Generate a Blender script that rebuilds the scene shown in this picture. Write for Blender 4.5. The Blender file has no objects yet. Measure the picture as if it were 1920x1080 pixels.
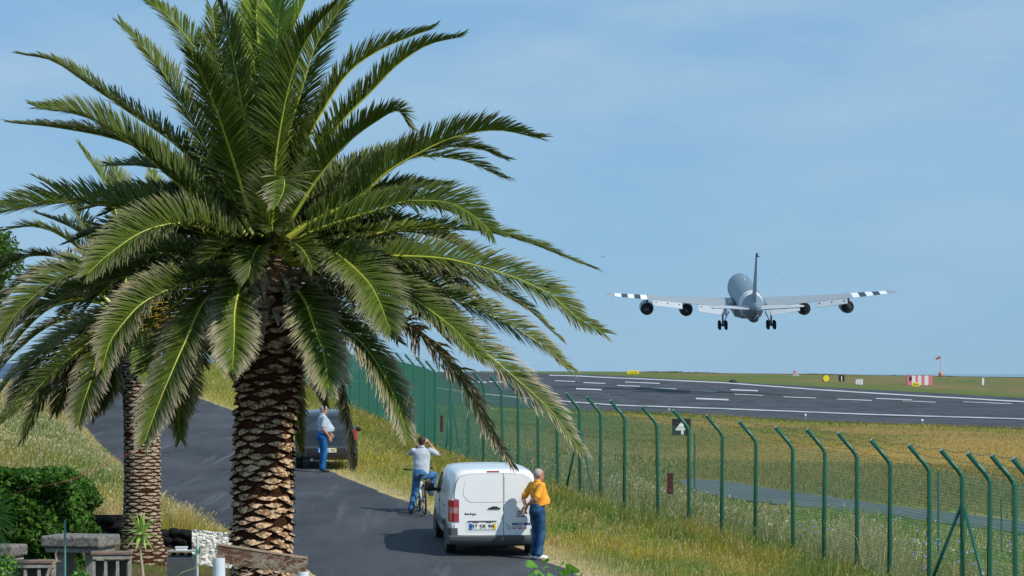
import bpy, bmesh, math, random
import numpy as np
from mathutils import Vector, Matrix, Euler
R = math.radians
random.seed(7); rng = np.random.default_rng(7)
sc = bpy.context.scene
C = sc.collection
F = 5000.0          # focal length in photo pixels (1920 wide)
YH = 700.0          # row of the horizon in the photo

# ------------------------------------------------------------------ camera, sky, sun, exposure
cam = bpy.data.cameras.new("camera"); camo = bpy.data.objects.new("camera", cam); C.objects.link(camo)
cam.sensor_width = 36.0; cam.lens = 36.0 * F / 1920.0
cam.shift_y = (YH - 540.0) / 1920.0
cam.clip_start = 0.5; cam.clip_end = 200000.0
camo.location = (0, 0, 0); camo.rotation_euler = (R(90), 0, 0)
sc.camera = camo
SUN = Vector((1.0, -0.72, 1.14)).normalized()       # towards the sun
world = bpy.data.worlds.new("World"); sc.world = world; world.use_nodes = True
wn = world.node_tree; wn.nodes.clear()
def N(t, ty, **kw):
    n = t.nodes.new(ty)
    for k, v in kw.items(): setattr(n, k, v)
    return n
wo = N(wn, 'ShaderNodeOutputWorld'); wb = N(wn, 'ShaderNodeBackground')
sky = N(wn, 'ShaderNodeTexSky'); sky.sky_type = 'NISHITA'; sky.sun_disc = False
sky.sun_elevation = math.asin(SUN.z); sky.sun_rotation = math.atan2(SUN.x, SUN.y)
sky.air_density = 1.0; sky.dust_density = 0.2; sky.ozone_density = 3.0; sky.altitude = 300
tint = N(wn, 'ShaderNodeMixRGB', blend_type='MULTIPLY'); tint.inputs[0].default_value = 1.0
tint.inputs[2].default_value = (0.70, 0.93, 1.30, 1)
tc = N(wn, 'ShaderNodeTexCoord'); mp = N(wn, 'ShaderNodeMapping'); mp.inputs['Scale'].default_value = (5.0, 5.0, 17.0)
mp.inputs['Rotation'].default_value = (0.0, 0.12, 0.0)
no = N(wn, 'ShaderNodeTexNoise'); no.inputs['Scale'].default_value = 1.6; no.inputs['Detail'].default_value = 6; no.inputs['Roughness'].default_value = .55
cr = N(wn, 'ShaderNodeValToRGB'); cr.color_ramp.elements[0].position = .38; cr.color_ramp.elements[1].position = .72
cr.color_ramp.elements[0].color = (0, 0, 0, 1); cr.color_ramp.elements[1].color = (.85, .85, .85, 1)
sx = N(wn, 'ShaderNodeSeparateXYZ'); rm = N(wn, 'ShaderNodeMapRange')
rm.inputs[1].default_value = 0.0; rm.inputs[2].default_value = 0.13; rm.inputs[3].default_value = 0.15; rm.inputs[4].default_value = 1.0
mu = N(wn, 'ShaderNodeMath', operation='MULTIPLY')
cl = N(wn, 'ShaderNodeMixRGB'); cl.inputs[2].default_value = (4.9, 6.9, 8.9, 1)
fl = N(wn, 'ShaderNodeMixRGB'); fl.inputs[0].default_value = .78; fl.inputs[2].default_value = (3.15, 5.75, 8.35, 1)
L = wn.links.new
L(tc.outputs['Generated'], mp.inputs[0]); L(mp.outputs[0], no.inputs['Vector']); L(no.outputs[0], cr.inputs[0])
L(tc.outputs['Generated'], sx.inputs[0]); L(sx.outputs[2], rm.inputs[0]); L(rm.outputs[0], mu.inputs[0]); L(cr.outputs[0], mu.inputs[1])
L(sky.outputs[0], tint.inputs[1]); L(tint.outputs[0], fl.inputs[1]); L(fl.outputs[0], cl.inputs[1]); L(mu.outputs[0], cl.inputs[0])
L(cl.outputs[0], wb.inputs[0]); wb.inputs[1].default_value = 0.085; L(wb.outputs[0], wo.inputs[0])
sl = bpy.data.lights.new("sun", 'SUN'); sl.energy = 4.2; sl.angle = R(0.53); sl.color = (1.0, .95, .86)
so = bpy.data.objects.new("sun", sl); C.objects.link(so); so.rotation_euler = (-SUN).to_track_quat('-Z', 'Y').to_euler()
so.location = SUN * 200
sc.view_settings.view_transform = 'Standard'; sc.view_settings.look = 'None'; sc.view_settings.exposure = 0.0; sc.view_settings.gamma = 1.0

# ------------------------------------------------------------------ helpers
def P(px, py, Y):
    return Vector(((px - 960.0) * Y / F, Y, (YH - py) * Y / F))

def tag(o, label=None, cat=None, group=None, kind=None):
    if label: o['label'] = label
    if cat: o['category'] = cat
    if group: o['group'] = group
    if kind: o['kind'] = kind
    return o

def empty(name, loc=(0, 0, 0), rz=0.0, label=None, cat=None, group=None):
    o = bpy.data.objects.new(name, None); C.objects.link(o); o.location = loc; o.rotation_euler = (0, 0, rz)
    o.empty_display_size = .2
    return tag(o, label, cat, group)

_m = {}
def mat(name, col, rough=.6, metal=0.0, noise=0.0, nscale=8.0, bump=0.0, bscale=40.0, spec=.5, col2=None, coat=0.0, detail=5, stretch=None, attr=False, trans=0.0, bdist=.02):
    """procedural principled material: base colour broken up by noise, optional bump"""
    if name in _m: return _m[name]
    m = bpy.data.materials.new(name); m.use_nodes = True; _m[name] = m
    t = m.node_tree; b = t.nodes['Principled BSDF']; out = t.nodes['Material Output']
    b.inputs['Roughness'].default_value = rough; b.inputs['Metallic'].default_value = metal
    b.inputs['Specular IOR Level'].default_value = spec
    if coat: b.inputs['Coat Weight'].default_value = coat; b.inputs['Coat Roughness'].default_value = .08
    l = t.links.new
    tcn = N(t, 'ShaderNodeTexCoord'); vec = tcn.outputs['Object']
    if stretch:
        mpn = N(t, 'ShaderNodeMapping'); mpn.inputs['Scale'].default_value = stretch; l(vec, mpn.inputs[0]); vec = mpn.outputs[0]
    src = None
    if attr:
        a = N(t, 'ShaderNodeAttribute', attribute_name='Col'); src = a.outputs['Color']
    if noise > 0:
        nn = N(t, 'ShaderNodeTexNoise'); nn.inputs['Scale'].default_value = nscale; nn.inputs['Detail'].default_value = detail; nn.inputs['Roughness'].default_value = .65
        l(vec, nn.inputs['Vector'])
        if col2 is not None:
            r = N(t, 'ShaderNodeValToRGB'); r.color_ramp.elements[0].position = .5 - .25 * (1.2 - noise); r.color_ramp.elements[1].position = .5 + .25 * (1.2 - noise)
            r.color_ramp.elements[0].color = (*col, 1); r.color_ramp.elements[1].color = (*col2, 1)
            l(nn.outputs[0], r.inputs[0]); src = r.outputs[0]
        else:
            mr = N(t, 'ShaderNodeMapRange'); mr.inputs[1].default_value = .25; mr.inputs[2].default_value = .75
            mr.inputs[3].default_value = 1 - noise; mr.inputs[4].default_value = 1 + noise
            l(nn.outputs[0], mr.inputs[0])
            mx = N(t, 'ShaderNodeMixRGB', blend_type='MULTIPLY'); mx.inputs[0].default_value = 1
            if src: l(src, mx.inputs[1])
            else: mx.inputs[1].default_value = (*col, 1)
            l(mr.outputs[0], mx.inputs[2]); src = mx.outputs[0]
    if src: l(src, b.inputs['Base Color'])
    else: b.inputs['Base Color'].default_value = (*col, 1)
    if bump > 0:
        n2 = N(t, 'ShaderNodeTexNoise'); n2.inputs['Scale'].default_value = bscale; n2.inputs['Detail'].default_value = 6
        l(vec, n2.inputs['Vector'])
        bp = N(t, 'ShaderNodeBump'); bp.inputs['Strength'].default_value = bump; bp.inputs['Distance'].default_value = bdist
        l(n2.outputs[0], bp.inputs['Height']); l(bp.outputs[0], b.inputs['Normal'])
    if trans > 0:
        tr = N(t, 'ShaderNodeBsdfTranslucent'); ms = N(t, 'ShaderNodeMixShader'); ms.inputs[0].default_value = trans
        if src: l(src, tr.inputs[0])
        else: tr.inputs[0].default_value = (*col, 1)
        l(b.outputs[0], ms.inputs[1]); l(tr.outputs[0], ms.inputs[2]); l(ms.outputs[0], out.inputs[0])
    return m

def npmesh(name, V, faces, mats, col=None, parent=None, smooth=False, midx=None):
    """faces: list of int arrays (each (n,k))"""
    me = bpy.data.meshes.new(name)
    V = np.asarray(V, dtype=np.float32)
    me.vertices.add(len(V)); me.vertices.foreach_set('co', V.ravel())
    loops = np.concatenate([f.ravel() for f in faces]).astype(np.int32)
    tot = np.concatenate([np.full(len(f), f.shape[1]) for f in faces]).astype(np.int32)
    st = np.concatenate([[0], np.cumsum(tot)[:-1]]).astype(np.int32)
    me.loops.add(len(loops)); me.loops.foreach_set('vertex_index', loops)
    me.polygons.add(len(tot)); me.polygons.foreach_set('loop_start', st); me.polygons.foreach_set('loop_total', tot)
    if midx is not None: me.polygons.foreach_set('material_index', np.asarray(midx, dtype=np.int32))
    me.polygons.foreach_set('use_smooth', np.full(len(tot), bool(smooth)))
    me.update(calc_edges=True)
    if col is not None:
        ca = me.color_attributes.new('Col', 'FLOAT_COLOR', 'POINT')
        c4 = np.ones((len(V), 4), dtype=np.float32); c4[:, :3] = col; ca.data.foreach_set('color', c4.ravel())
    for m in (mats if isinstance(mats, (list, tuple)) else [mats]): me.materials.append(m)
    o = bpy.data.objects.new(name, me); C.objects.link(o)
    if parent: o.parent = parent
    return o

class MB:
    def __init__(s): s.v = []; s.f = []; s.m = []; s.M = Matrix.Identity(4); s.mi = 0
    def add(s, vs, fs):
        b = len(s.v); s.v += [tuple(s.M @ Vector(v)) for v in vs]
        for f in fs: s.f.append(tuple(b + i for i in f)); s.m.append(s.mi)
        return s
    def box(s, c, d, rot=None, taper=1.0, bev=0.0):
        x, y, z = (q / 2 for q in d)
        if bev > 0:
            b = min(bev, x * .9, y * .9, z * .9); vs = []; 
            bm = bmesh.new(); bmesh.ops.create_cube(bm, size=1.0)
            for v in bm.verts: v.co = Vector((v.co.x * d[0], v.co.y * d[1], v.co.z * d[2]))
            bmesh.ops.bevel(bm, geom=bm.edges[:], offset=b, segments=2, affect='EDGES', profile=.5)
            vs = [v.co.copy() for v in bm.verts]; bm.verts.index_update(); fs = [[v.index for v in f.verts] for f in bm.faces]; bm.free()
        else:
            t = taper
            vs = [Vector(q) for q in ((-x, -y, -z), (x, -y, -z), (x, y, -z), (-x, y, -z), (-x * t, -y * t, z), (x * t, -y * t, z), (x * t, y * t, z), (-x * t, y * t, z))]
            fs = [(3, 2, 1, 0), (4, 5, 6, 7), (0, 1, 5, 4), (1, 2, 6, 5), (2, 3, 7, 6), (3, 0, 4, 7)]
        if rot is not None:
            m = Euler(rot).to_matrix(); vs = [m @ v for v in vs]
        return s.add([v + Vector(c) for v in vs], fs)
    def tube(s, pts, rad, n=10, cap=True, sq=(1, 1)):
        pts = [Vector(p) for p in pts]; k = len(pts)
        rad = [rad] * k if not hasattr(rad, '__len__') else list(rad)
        vs = []; prev = None
        for i, p in enumerate(pts):
            t = (pts[min(i + 1, k - 1)] - pts[max(i - 1, 0)]).normalized()
            if prev is None:
                a = Vector((0, 0, 1)) if abs(t.z) < .9 else Vector((1, 0, 0)); u = t.cross(a).normalized()
            else: u = (prev - t * prev.dot(t)).normalized()
            prev = u; w = t.cross(u)
            for j in range(n):
                an = 2 * math.pi * j / n; vs.append(p + (u * math.cos(an) * sq[0] + w * math.sin(an) * sq[1]) * rad[i])
        fs = [(i * n + j, i * n + (j + 1) % n, (i + 1) * n + (j + 1) % n, (i + 1) * n + j) for i in range(k - 1) for j in range(n)]
        if cap: fs += [tuple(range(n))[::-1], tuple((k - 1) * n + j for j in range(n))]
        return s.add(vs, fs)
    def loft(s, rings, cap=True):
        n = len(rings[0]); vs = [v for r in rings for v in r]
        fs = [(i * n + j, i * n + (j + 1) % n, (i + 1) * n + (j + 1) % n, (i + 1) * n + j) for i in range(len(rings) - 1) for j in range(n)]
        if cap: fs += [tuple(range(n))[::-1], tuple((len(rings) - 1) * n + j for j in range(n))]
        return s.add(vs, fs)
    def lathe(s, prof, n=24, axis='Z', c=(0, 0, 0), cap=True):
        rings = []
        for r, h in prof:
            ring = []
            for j in range(n):
                a = 2 * math.pi * j / n; x, y = r * math.cos(a), r * math.sin(a)
                q = {'Z': (x, y, h), 'Y': (x, h, -y), 'X': (h, x, y)}[axis]; ring.append(Vector(q) + Vector(c))
            rings.append(ring)
        return s.loft(rings, cap)
    def ell(s, c, r, rot=None, nu=12, nv=8):
        vs = []; m = Euler(rot).to_matrix() if rot is not None else Matrix.Identity(3)
        for i in range(1, nv):
            ph = math.pi * i / nv
            for j in range(nu):
                th = 2 * math.pi * j / nu
                vs.append(m @ Vector((r[0] * math.sin(ph) * math.cos(th), r[1] * math.sin(ph) * math.sin(th), r[2] * math.cos(ph))) + Vector(c))
        top = len(vs); vs.append(m @ Vector((0, 0, r[2])) + Vector(c)); vs.append(m @ Vector((0, 0, -r[2])) + Vector(c))
        fs = [(i * nu + j, (i + 1) * nu + j, (i + 1) * nu + (j + 1) % nu, i * nu + (j + 1) % nu) for i in range(nv - 2) for j in range(nu)]
        fs += [(top, j, (j + 1) % nu) for j in range(nu)] + [((nv - 2) * nu + (j + 1) % nu, (nv - 2) * nu + j, top + 1) for j in range(nu)]
        return s.add(vs, fs)
    def prism(s, poly, fn, t):
        """poly: 2D points; fn(u, v, off) -> 3D; slab of thickness t"""
        n = len(poly); vs = [fn(a, b, 0) for a, b in poly] + [fn(a, b, t) for a, b in poly]
        fs = [tuple(range(n))[::-1], tuple(range(n, 2 * n))] + [(i, (i + 1) % n, n + (i + 1) % n, n + i) for i in range(n)]
        return s.add(vs, fs)
    def build(s, name, mats, parent=None, smooth=False, fix=True, auto=None):
        me = bpy.data.meshes.new(name); me.from_pydata(s.v, [], s.f)
        for m in (mats if isinstance(mats, (list, tuple)) else [mats]): me.materials.append(m)
        me.polygons.foreach_set('material_index', s.m)
        if fix:
            bm = bmesh.new(); bm.from_mesh(me); bmesh.ops.recalc_face_normals(bm, faces=bm.faces); bm.to_mesh(me); bm.free()
        if smooth or auto:
            me.polygons.foreach_set('use_smooth', [True] * len(me.polygons))
            if auto: me.set_sharp_from_angle(angle=R(auto))
        o = bpy.data.objects.new(name, me); C.objects.link(o)
        if parent: o.parent = parent
        return o

def rrect(x0, z0, x1, z1, r, n=4):
    pts = []
    for cx, cz, a0 in ((x1 - r, z1 - r, 0), (x0 + r, z1 - r, 90), (x0 + r, z0 + r, 180), (x1 - r, z0 + r, 270)):
        for i in range(n + 1):
            a = R(a0 + 90 * i / n); pts.append((cx + r * math.cos(a), cz + r * math.sin(a)))
    return pts

def text_mesh(txt, size, m, name, parent, loc, rot=(R(90), 0, 0), depth=.003, align='LEFT', sx=1.0, bold=0.0, shear=0.0):
    cu = bpy.data.curves.new('lettering_curve', 'FONT'); cu.body = txt; cu.size = size; cu.extrude = depth; cu.align_x = align; cu.offset = bold; cu.shear = shear
    to = bpy.data.objects.new('tmp', cu); C.objects.link(to)
    dg = bpy.context.evaluated_depsgraph_get(); dg.update()
    me = bpy.data.meshes.new_from_object(to.evaluated_get(dg)); bpy.data.objects.remove(to); bpy.data.curves.remove(cu)
    me.materials.clear(); me.materials.append(m)
    o = bpy.data.objects.new(name, me); C.objects.link(o); o.location = loc; o.rotation_euler = rot; o.scale = (sx, 1, 1)
    if parent: o.parent = parent
    return o

def catmull(pts, n):
    pts = [Vector(p) for p in pts]; q = [2 * pts[0] - pts[1]] + pts + [2 * pts[-1] - pts[-2]]
    raw = []
    for i in range(1, len(q) - 2):
        for k in range(12):
            t = k / 12; a, b, c, d = q[i - 1], q[i], q[i + 1], q[i + 2]
            raw.append(.5 * ((2 * b) + (c - a) * t + (2 * a - 5 * b + 4 * c - d) * t * t + (3 * b - a - 3 * c + d) * t ** 3))
    raw.append(pts[-1]); raw = np.array(raw); d = np.concatenate([[0], np.cumsum(np.linalg.norm(np.diff(raw, axis=0), axis=1))])
    s = np.linspace(0, d[-1], n)
    return np.stack([np.interp(s, d, raw[:, k]) for k in range(3)], 1), d[-1]

_tab = rng.random((64, 64))
def vnoise(x, y):
    x = np.asarray(x, float); y = np.asarray(y, float)
    xi = np.floor(x).astype(int); yi = np.floor(y).astype(int); fx = x - xi; fy = y - yi
    fx = fx * fx * (3 - 2 * fx); fy = fy * fy * (3 - 2 * fy); g = lambda a, b: _tab[a % 64, b % 64]
    return (g(xi, yi) * (1 - fx) + g(xi + 1, yi) * fx) * (1 - fy) + (g(xi, yi + 1) * (1 - fx) + g(xi + 1, yi + 1) * fx) * fy
def fbm(x, y, o=4):
    s = 0; a = .5; t = 0
    for i in range(o): s = s + a * vnoise(x * 2 ** i + 7.3 * i, y * 2 ** i + 3.1 * i); t += a; a *= .5
    return s / t

# ------------------------------------------------------------------ terrain height field
RY = [30, 44, 48, 50, 51.5, 55, 60, 75, 90, 110, 125, 150, 180, 230]
RZ = [-3.75, -3.70, -3.66, -3.63, -3.60, -3.40, -3.08, -2.76, -2.2, -1.54, -.95, -.42, -.05, .3]
def road_z(Y): return np.interp(Y, RY, RZ)
def on_road(px, py):
    Ys = np.linspace(30, 230, 4001); zz = (YH - py) * Ys / F
    i = np.argmax(zz < road_z(Ys)) if py > YH else -1
    return Ys[i], (px - 960) * Ys[i] / F
left_px = [(640, 1105), (560, 1060), (455, 1010), (385, 985), (335, 965), (300, 938), (268, 905), (225, 868), (188, 835), (158, 800), (140, 765), (134, 740), (138, 724), (150, 712)]
right_px = [(1105, 1092), (1060, 1068), (1000, 1040), (900, 1000), (815, 965), (720, 926), (620, 885), (520, 822), (440, 772), (350, 738), (300, 724), (250, 712)]
LE = np.array(sorted([on_road(*p) for p in left_px])); RE = np.array(sorted([on_road(*p) for p in right_px]))
LE = np.vstack([[20, -1.5], [35, -2.6], LE]) if LE[0, 0] > 36 else LE
RE = np.vstack([[20, 6.5], RE])
def XL(Y): return np.interp(Y, LE[:, 0], LE[:, 1])
def XR(Y): return np.interp(Y, RE[:, 0], RE[:, 1])

FP = [(1990, 35.5, 868), (1945, 37, 861), (1903, 38.6, 855), (1857, 40.3, 851), (1805, 42, 845), (1743, 44, 836), (1670, 46, 826), (1607, 48, 813), (1547, 50, 806),
      (1487, 52, 802), (1418, 54, 791), (1355, 56, 780), (1292, 58, 770), (1232, 60, 763), (1172, 62, 752), (1127, 64.2, 745), (1087, 66.6, 738), (1044, 69, 731),
      (1009, 71.5, 724), (972, 74.3, 713), (941, 77, 706), (908, 80, 698), (878, 83, 691), (846, 86.5, 684), (817, 90, 677), (798, 93.4, 670), (777, 97, 665), (759, 100.6, 662),
      (741, 104, 659), (725, 107.5, 656), (709, 111, 653), (693, 114.5, 651), (676, 118, 650), (658, 121.5, 650), (640, 125, 650), (622, 128.4, 651), (603, 131.6, 653), (584, 134.6, 656), (565, 137.6, 658),
      (545, 140.6, 659), (524, 143.5, 660), (502, 146.3, 660), (479, 149, 659), (455, 151.5, 658), (430, 154, 657), (404, 156.4, 656), (377, 158.6, 656)]
FX = np.array([(p[0] - 960) * p[1] / F for p in FP]); FY = np.array([p[1] for p in FP]); FT = np.array([(YH - p[2]) * p[1] / F for p in FP])
FG = np.interp(FY, [35, 46, 54, 60, 64, 75, 83, 90, 106, 121, 130, 140, 160], [-3.95, -3.85, -3.75, -3.55, -3.4, -3.2, -3.1, -2.95, -2.4, -1.95, -1.3, -.7, .5])

ctl = []
def cp(x, y, z): ctl.append((x, y, z))
for Y in (20, 30, 40, 46, 50, 54, 60, 67, 75, 84, 94, 110, 125, 140, 160):
    for X in (XL(Y), .5 * (XL(Y) + XR(Y)), XR(Y)): cp(X, Y, float(road_z(Y)))
for i in range(0, len(FP), 3): cp(FX[i], FY[i], FG[i])
for px, Y, py in [(1920, 190, 805), (1517, 215, 791), (1334, 235, 780), (1080, 255, 771), (840, 270, 760), (700, 280, 752), (1920, 360, 754.6), (1640, 420, 738.4), (1360, 500, 718.7),
                  (1080, 560, 705.6), (960, 580, 702), (2100, 740, 712), (1920, 750, 708), (1700, 750, 705), (1500, 750, 702), (1300, 750, 699.5), (1130, 750, 697), (870, 750, 697), (600, 750, 697), (200, 700, 697), (-200, 700, 697),
                  (1920, 110, 882), (1500, 100, 902), (1100, 110, 878), (1277, 170, 817), (1700, 170, 818), (2200, 170, 822), (1100, 180, 806), (950, 150, 812), (850, 180, 782), (1440, 86, 930), (1700, 78, 962), (1920, 70, 988), (2200, 60, 1040),
                  (1350, 75, 958), (1550, 62, 1008), (2300, 200, 805), (600, 200, 725), (300, 230, 697), (0, 230, 693), (-300, 230, 690), (0, 400, 692), (500, 400, 700), (700, 150, 745), (480, 145, 712), (420, 150, 695),
                  (0, 80, 800), (100, 70, 848), (180, 60, 905), (0, 100, 762), (0, 152, 738), (48, 152, 736), (92, 127, 774), (-300, 100, 760), (-300, 140, 730), (-300, 60, 860), (20, 60, 870), (2100, 370, 765), (1900, 550, 722), (1500, 620, 706)]:
    p = P(px, py, Y); cp(p.x, p.y, p.z)
for x, y, z in [(-6.6, 48.5, -3.38), (-7.6, 46, -3.32), (-8.5, 50, -3.0), (-7.6, 52.8, -2.95), (-6.0, 35, -3.25), (-4, 36, -3.25), (-8, 36, -3.25), (-6, 40, -3.25), (-8, 40, -3.25), (-9.5, 44, -3.2), (-3.1, 33, -3.3), (-5, 28, -3.0), (-3, 25, -3.2), (-9, 42, -3.25), (-12, 40, -3.2), (-12, 50, -2.85), (-5.5, 46.5, -3.5),
                (3, 25, -3.4), (0, 20, -3.4), (4, 30, -3.6), (6, 40, -3.8), (9, 40, -4.0), (14, 45, -4.1), (0, 10, -3.3), (-8, 10, -3.1), (8, 10, -3.4), (12, 25, -4), (-12, 25, -3)]: cp(x, y, z)
ctl = np.array(ctl)
def uv(x, y):
    y = np.maximum(y, 8.0); return np.stack([x / y * 60.0, 40 * np.log(y)], -1)
_U = uv(ctl[:, 0], ctl[:, 1])
_D = np.linalg.norm(_U[:, None] - _U[None], axis=-1)
_W = np.linalg.solve(np.block([[_D - np.eye(len(_U)) * .15, np.ones((len(_U), 1))], [np.ones((1, len(_U))), np.zeros((1, 1))]]), np.concatenate([ctl[:, 2] , [0]]))
def ground0(x, y):
    x = np.atleast_1d(np.asarray(x, float)); y = np.atleast_1d(np.asarray(y, float)); sh = x.shape
    q = uv(x.ravel(), y.ravel()); out = np.empty(len(q))
    for a in range(0, len(q), 40000):
        d = np.linalg.norm(q[a:a + 40000, None] - _U[None], axis=-1); out[a:a + 40000] = d @ _W[:-1] + _W[-1]
    return out.reshape(sh)
def ground(x, y):
    x = np.asarray(x, float); y = np.asarray(y, float); z = ground0(x, y)
    inr = (x > XL(y) - .1) & (x < XR(y) + .1) & (y < 190) & (y > 15)
    m = np.clip(np.minimum(x - XL(y), XR(y) - x) + .9, 0, .8) / .8 * ((y < 185) & (y > 18))
    z = z * (1 - m) + road_z(y) * m
    drop = np.clip((y - 780) / 300, 0, 1); z = z - 60 * drop ** 1.5
    return z
def g1(x, y): return float(ground(np.array([x]), np.array([y]))[0])
def hit(px, py, y0=20, y1=900):
    Ys = np.geomspace(y0, y1, 1500); X = (px - 960) * Ys / F; zr = (YH - py) * Ys / F
    below = zr < ground(X, Ys)
    i = int(np.argmax(below)) if below.any() else int(np.argmin(np.abs((zr - ground(X, Ys)) / Ys)))
    return X[i], Ys[i]
# ------------------------------------------------------------------ ground, roads, runway, sea
def lin(*p): return [q[0] for q in p], [q[1] for q in p]
NE_ = lin((560, 748), (700, 752), (840, 760), (900, 762), (992, 767), (1087, 771), (1334, 780), (1517, 791), (1727, 798), (1920, 805), (2250, 818))
FE_ = lin((560, 698), (700, 698), (870, 698), (960, 699.5), (1060, 701), (1130, 703), (1360, 716), (1520, 724.5), (1700, 734.5), (1920, 746), (2250, 766))
LA_ = lin((560, 712), (700, 718), (797, 726), (897, 739), (993, 749), (1080, 755.5), (1151, 761), (1360, 768), (1640, 779), (1920, 787.4), (2250, 799))
LB_ = lin((960, 702.5), (1080, 705.6), (1130, 708.3), (1240, 713), (1360, 718.7), (1520, 730.7), (1640, 738.4), (1700, 742), (1920, 754.4), (2250, 774))
PU_ = lin((1262, 903), (1300, 899), (1360, 903), (1440, 916), (1634, 944), (1920, 979), (2250, 1026))
PL_ = lin((1262, 904), (1300, 920), (1355, 934), (1440, 944), (1670, 969), (1920, 1002), (2250, 1050))

def inband(x, y, z, up, lo, x0, mu_=1.0, ml=1.0):
    px = 960 + F * x / y; py = YH - F * z / y
    return (px > x0) & (px < 2240) & (py > np.interp(px, *up) + mu_) & (py < np.interp(px, *lo) - ml)

us = np.concatenate([np.linspace(-1.2, -.26, 40)[:-1], np.linspace(-.26, .26, 430), np.linspace(.26, 1.2, 40)[1:]])
ys = np.concatenate([np.geomspace(5, 1080, 470)])
U, YY = np.meshgrid(us, ys); XX = U * YY; ZZ = ground(XX, YY)
edge = np.minimum(XX - XL(YY), XR(YY) - XX)
on = (edge > .12) & (YY < 178) & (YY > 22)
rw = inband(XX, YY, ZZ, FE_, NE_, 570, 1.2, 1.6) & (YY > 120); pt = inband(XX, YY, ZZ, PU_, PL_, 1275, 1.5, 1.5) & (YY < 110) & (YY > 55)
# colours of the soil and short turf
n1 = fbm(XX * .35, YY * .35); n2 = fbm(XX * 1.7 + 40, YY * 1.7); n3 = fbm(XX * .05 + 9, YY * .02 + 3); n4 = fbm(XX * .12 + 3, YY * .05, 4)
def mixc(a, b, t): t = np.clip(t, 0, 1)[..., None]; return np.asarray(a) * (1 - t) + np.asarray(b) * t
GRN = (.072, .125, .022); YGR = (.20, .21, .035); STR = (.40, .31, .15); TAN = (.27, .19, .075); OLV = (.18, .165, .05); BRN = (.13, .095, .05)
col = mixc(YGR, STR, (n1 - .35) * 2.5); col = mixc(col, GRN, (n2 - .45) * 2)
pxv = 960 + F * XX / YY; pyv = YH - F * ZZ / YY
air = (YY > 84) & (pxv > 740)
ct = mixc(OLV, TAN, (n4 - .36) * 4.0); ct = mixc(ct, (.10, .135, .032), (fbm(XX * .10 + 50, YY * .035, 3) - .56) * 5)
right = np.clip((pxv - 1180) / 260, 0, 1)
goldb = np.exp(-((YY - 130) / 42.0) ** 2) * right
ct = mixc(ct, (.33, .23, .06), goldb * .7)
ct = mixc(ct, (.115, .135, .038), np.clip((1320 - pxv) / 300, 0, 1) * .7)
ct = mixc(ct, (.16, .155, .06), np.clip((118 - YY) / 22, 0, 1) * .8)
far = YY > 330
cf = mixc((.17, .14, .06), (.10, .14, .04), (n3 - .4) * 3); cf = mixc(cf, (.24, .17, .08), (n4 - .5) * 2.4)
col = np.where(air[..., None], ct, col); 
bpy_ = pyv - np.interp(pxv, *FE_)
beyond = (bpy_ < 0) & (YY > 200) & (pxv > 560)
col = np.where(beyond[..., None], mixc(cf, (.11, .145, .038), np.clip((bpy_ + 13) / 9, 0, 1)), col)
ned = pyv - np.interp(pxv, *NE_)
nearrw = np.clip(1 - np.abs(ned - 2) / 5, 0, 1) * ((YY > 150) & (pxv > 560))
col = mixc(col, (.20, .23, .035), nearrw)
er = np.clip(1 - np.abs(np.minimum(XX - XL(YY), XR(YY) - XX)) / 1.3, 0, 1) * ((YY < 180) & (YY > 20))
col = mixc(col, (.42, .34, .19), er * 1.3 * np.clip(n2 + .3, 0, 1))
gar = (YY < 51) & (XX < XL(YY) - .4)
col = np.where(gar[..., None], mixc((.10, .065, .035), (.07, .10, .025), (n2 - .4) * 3), col)
ZZ = ZZ + (fbm(XX * .8, YY * .8) - .5) * .10 * ((YY < 200) & (edge < -.5)) - .09 * on - .35 * rw - .08 * pt
nr, nc = U.shape; idx = np.arange(nr * nc).reshape(nr, nc)
quads = np.stack([idx[:-1, :-1], idx[:-1, 1:], idx[1:, 1:], idx[1:, :-1]], -1).reshape(-1, 4)
m_ground = mat('ground_turf', (1, 1, 1), rough=.95, noise=.35, nscale=2.2, bump=.8, bscale=9, attr=True, spec=.1, detail=8, bdist=.06)
gr = npmesh('ground', np.stack([XX, YY, ZZ], -1).reshape(-1, 3), [quads], m_ground, col.reshape(-1, 3), smooth=True)
tag(gr, 'grassy airfield, road bank and garden soil', 'ground', kind='structure')

# sea far below, to the horizon
m_sea = mat('sea_water', (.02, .06, .10), rough=.12, bump=.3, bscale=.02, bdist=2)
s = MB(); s.add([(-60000, 700, -45), (60000, 700, -45), (60000, 150000, -45), (-60000, 150000, -45)], [(0, 1, 2, 3)])
tag(s.build('sea', m_sea, fix=False), 'blue sea beyond the airfield edge', 'sea', kind='structure')

# the asphalt road
ys = np.concatenate([np.arange(22, 60, .4), np.arange(60, 176, 1.0)]); ts = np.linspace(0, 1, 41)
YYr, TT = np.meshgrid(ys, ts, indexing='ij'); jag = (fbm(YYr * 1.3, TT * 0 + 5) - .5) * .22; jag2 = (fbm(YYr * 1.3, TT * 0 + 45) - .5) * .22
Xr = (XL(YYr) + jag) * (1 - TT) + (XR(YYr) + jag2) * TT
Zr = ground(Xr, YYr) + .012 + .03 * (1 - (2 * TT - 1) ** 2)
idx = np.arange(YYr.size).reshape(YYr.shape); quads = np.stack([idx[:-1, :-1], idx[:-1, 1:], idx[1:, 1:], idx[1:, :-1]], -1).reshape(-1, 4)

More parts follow.
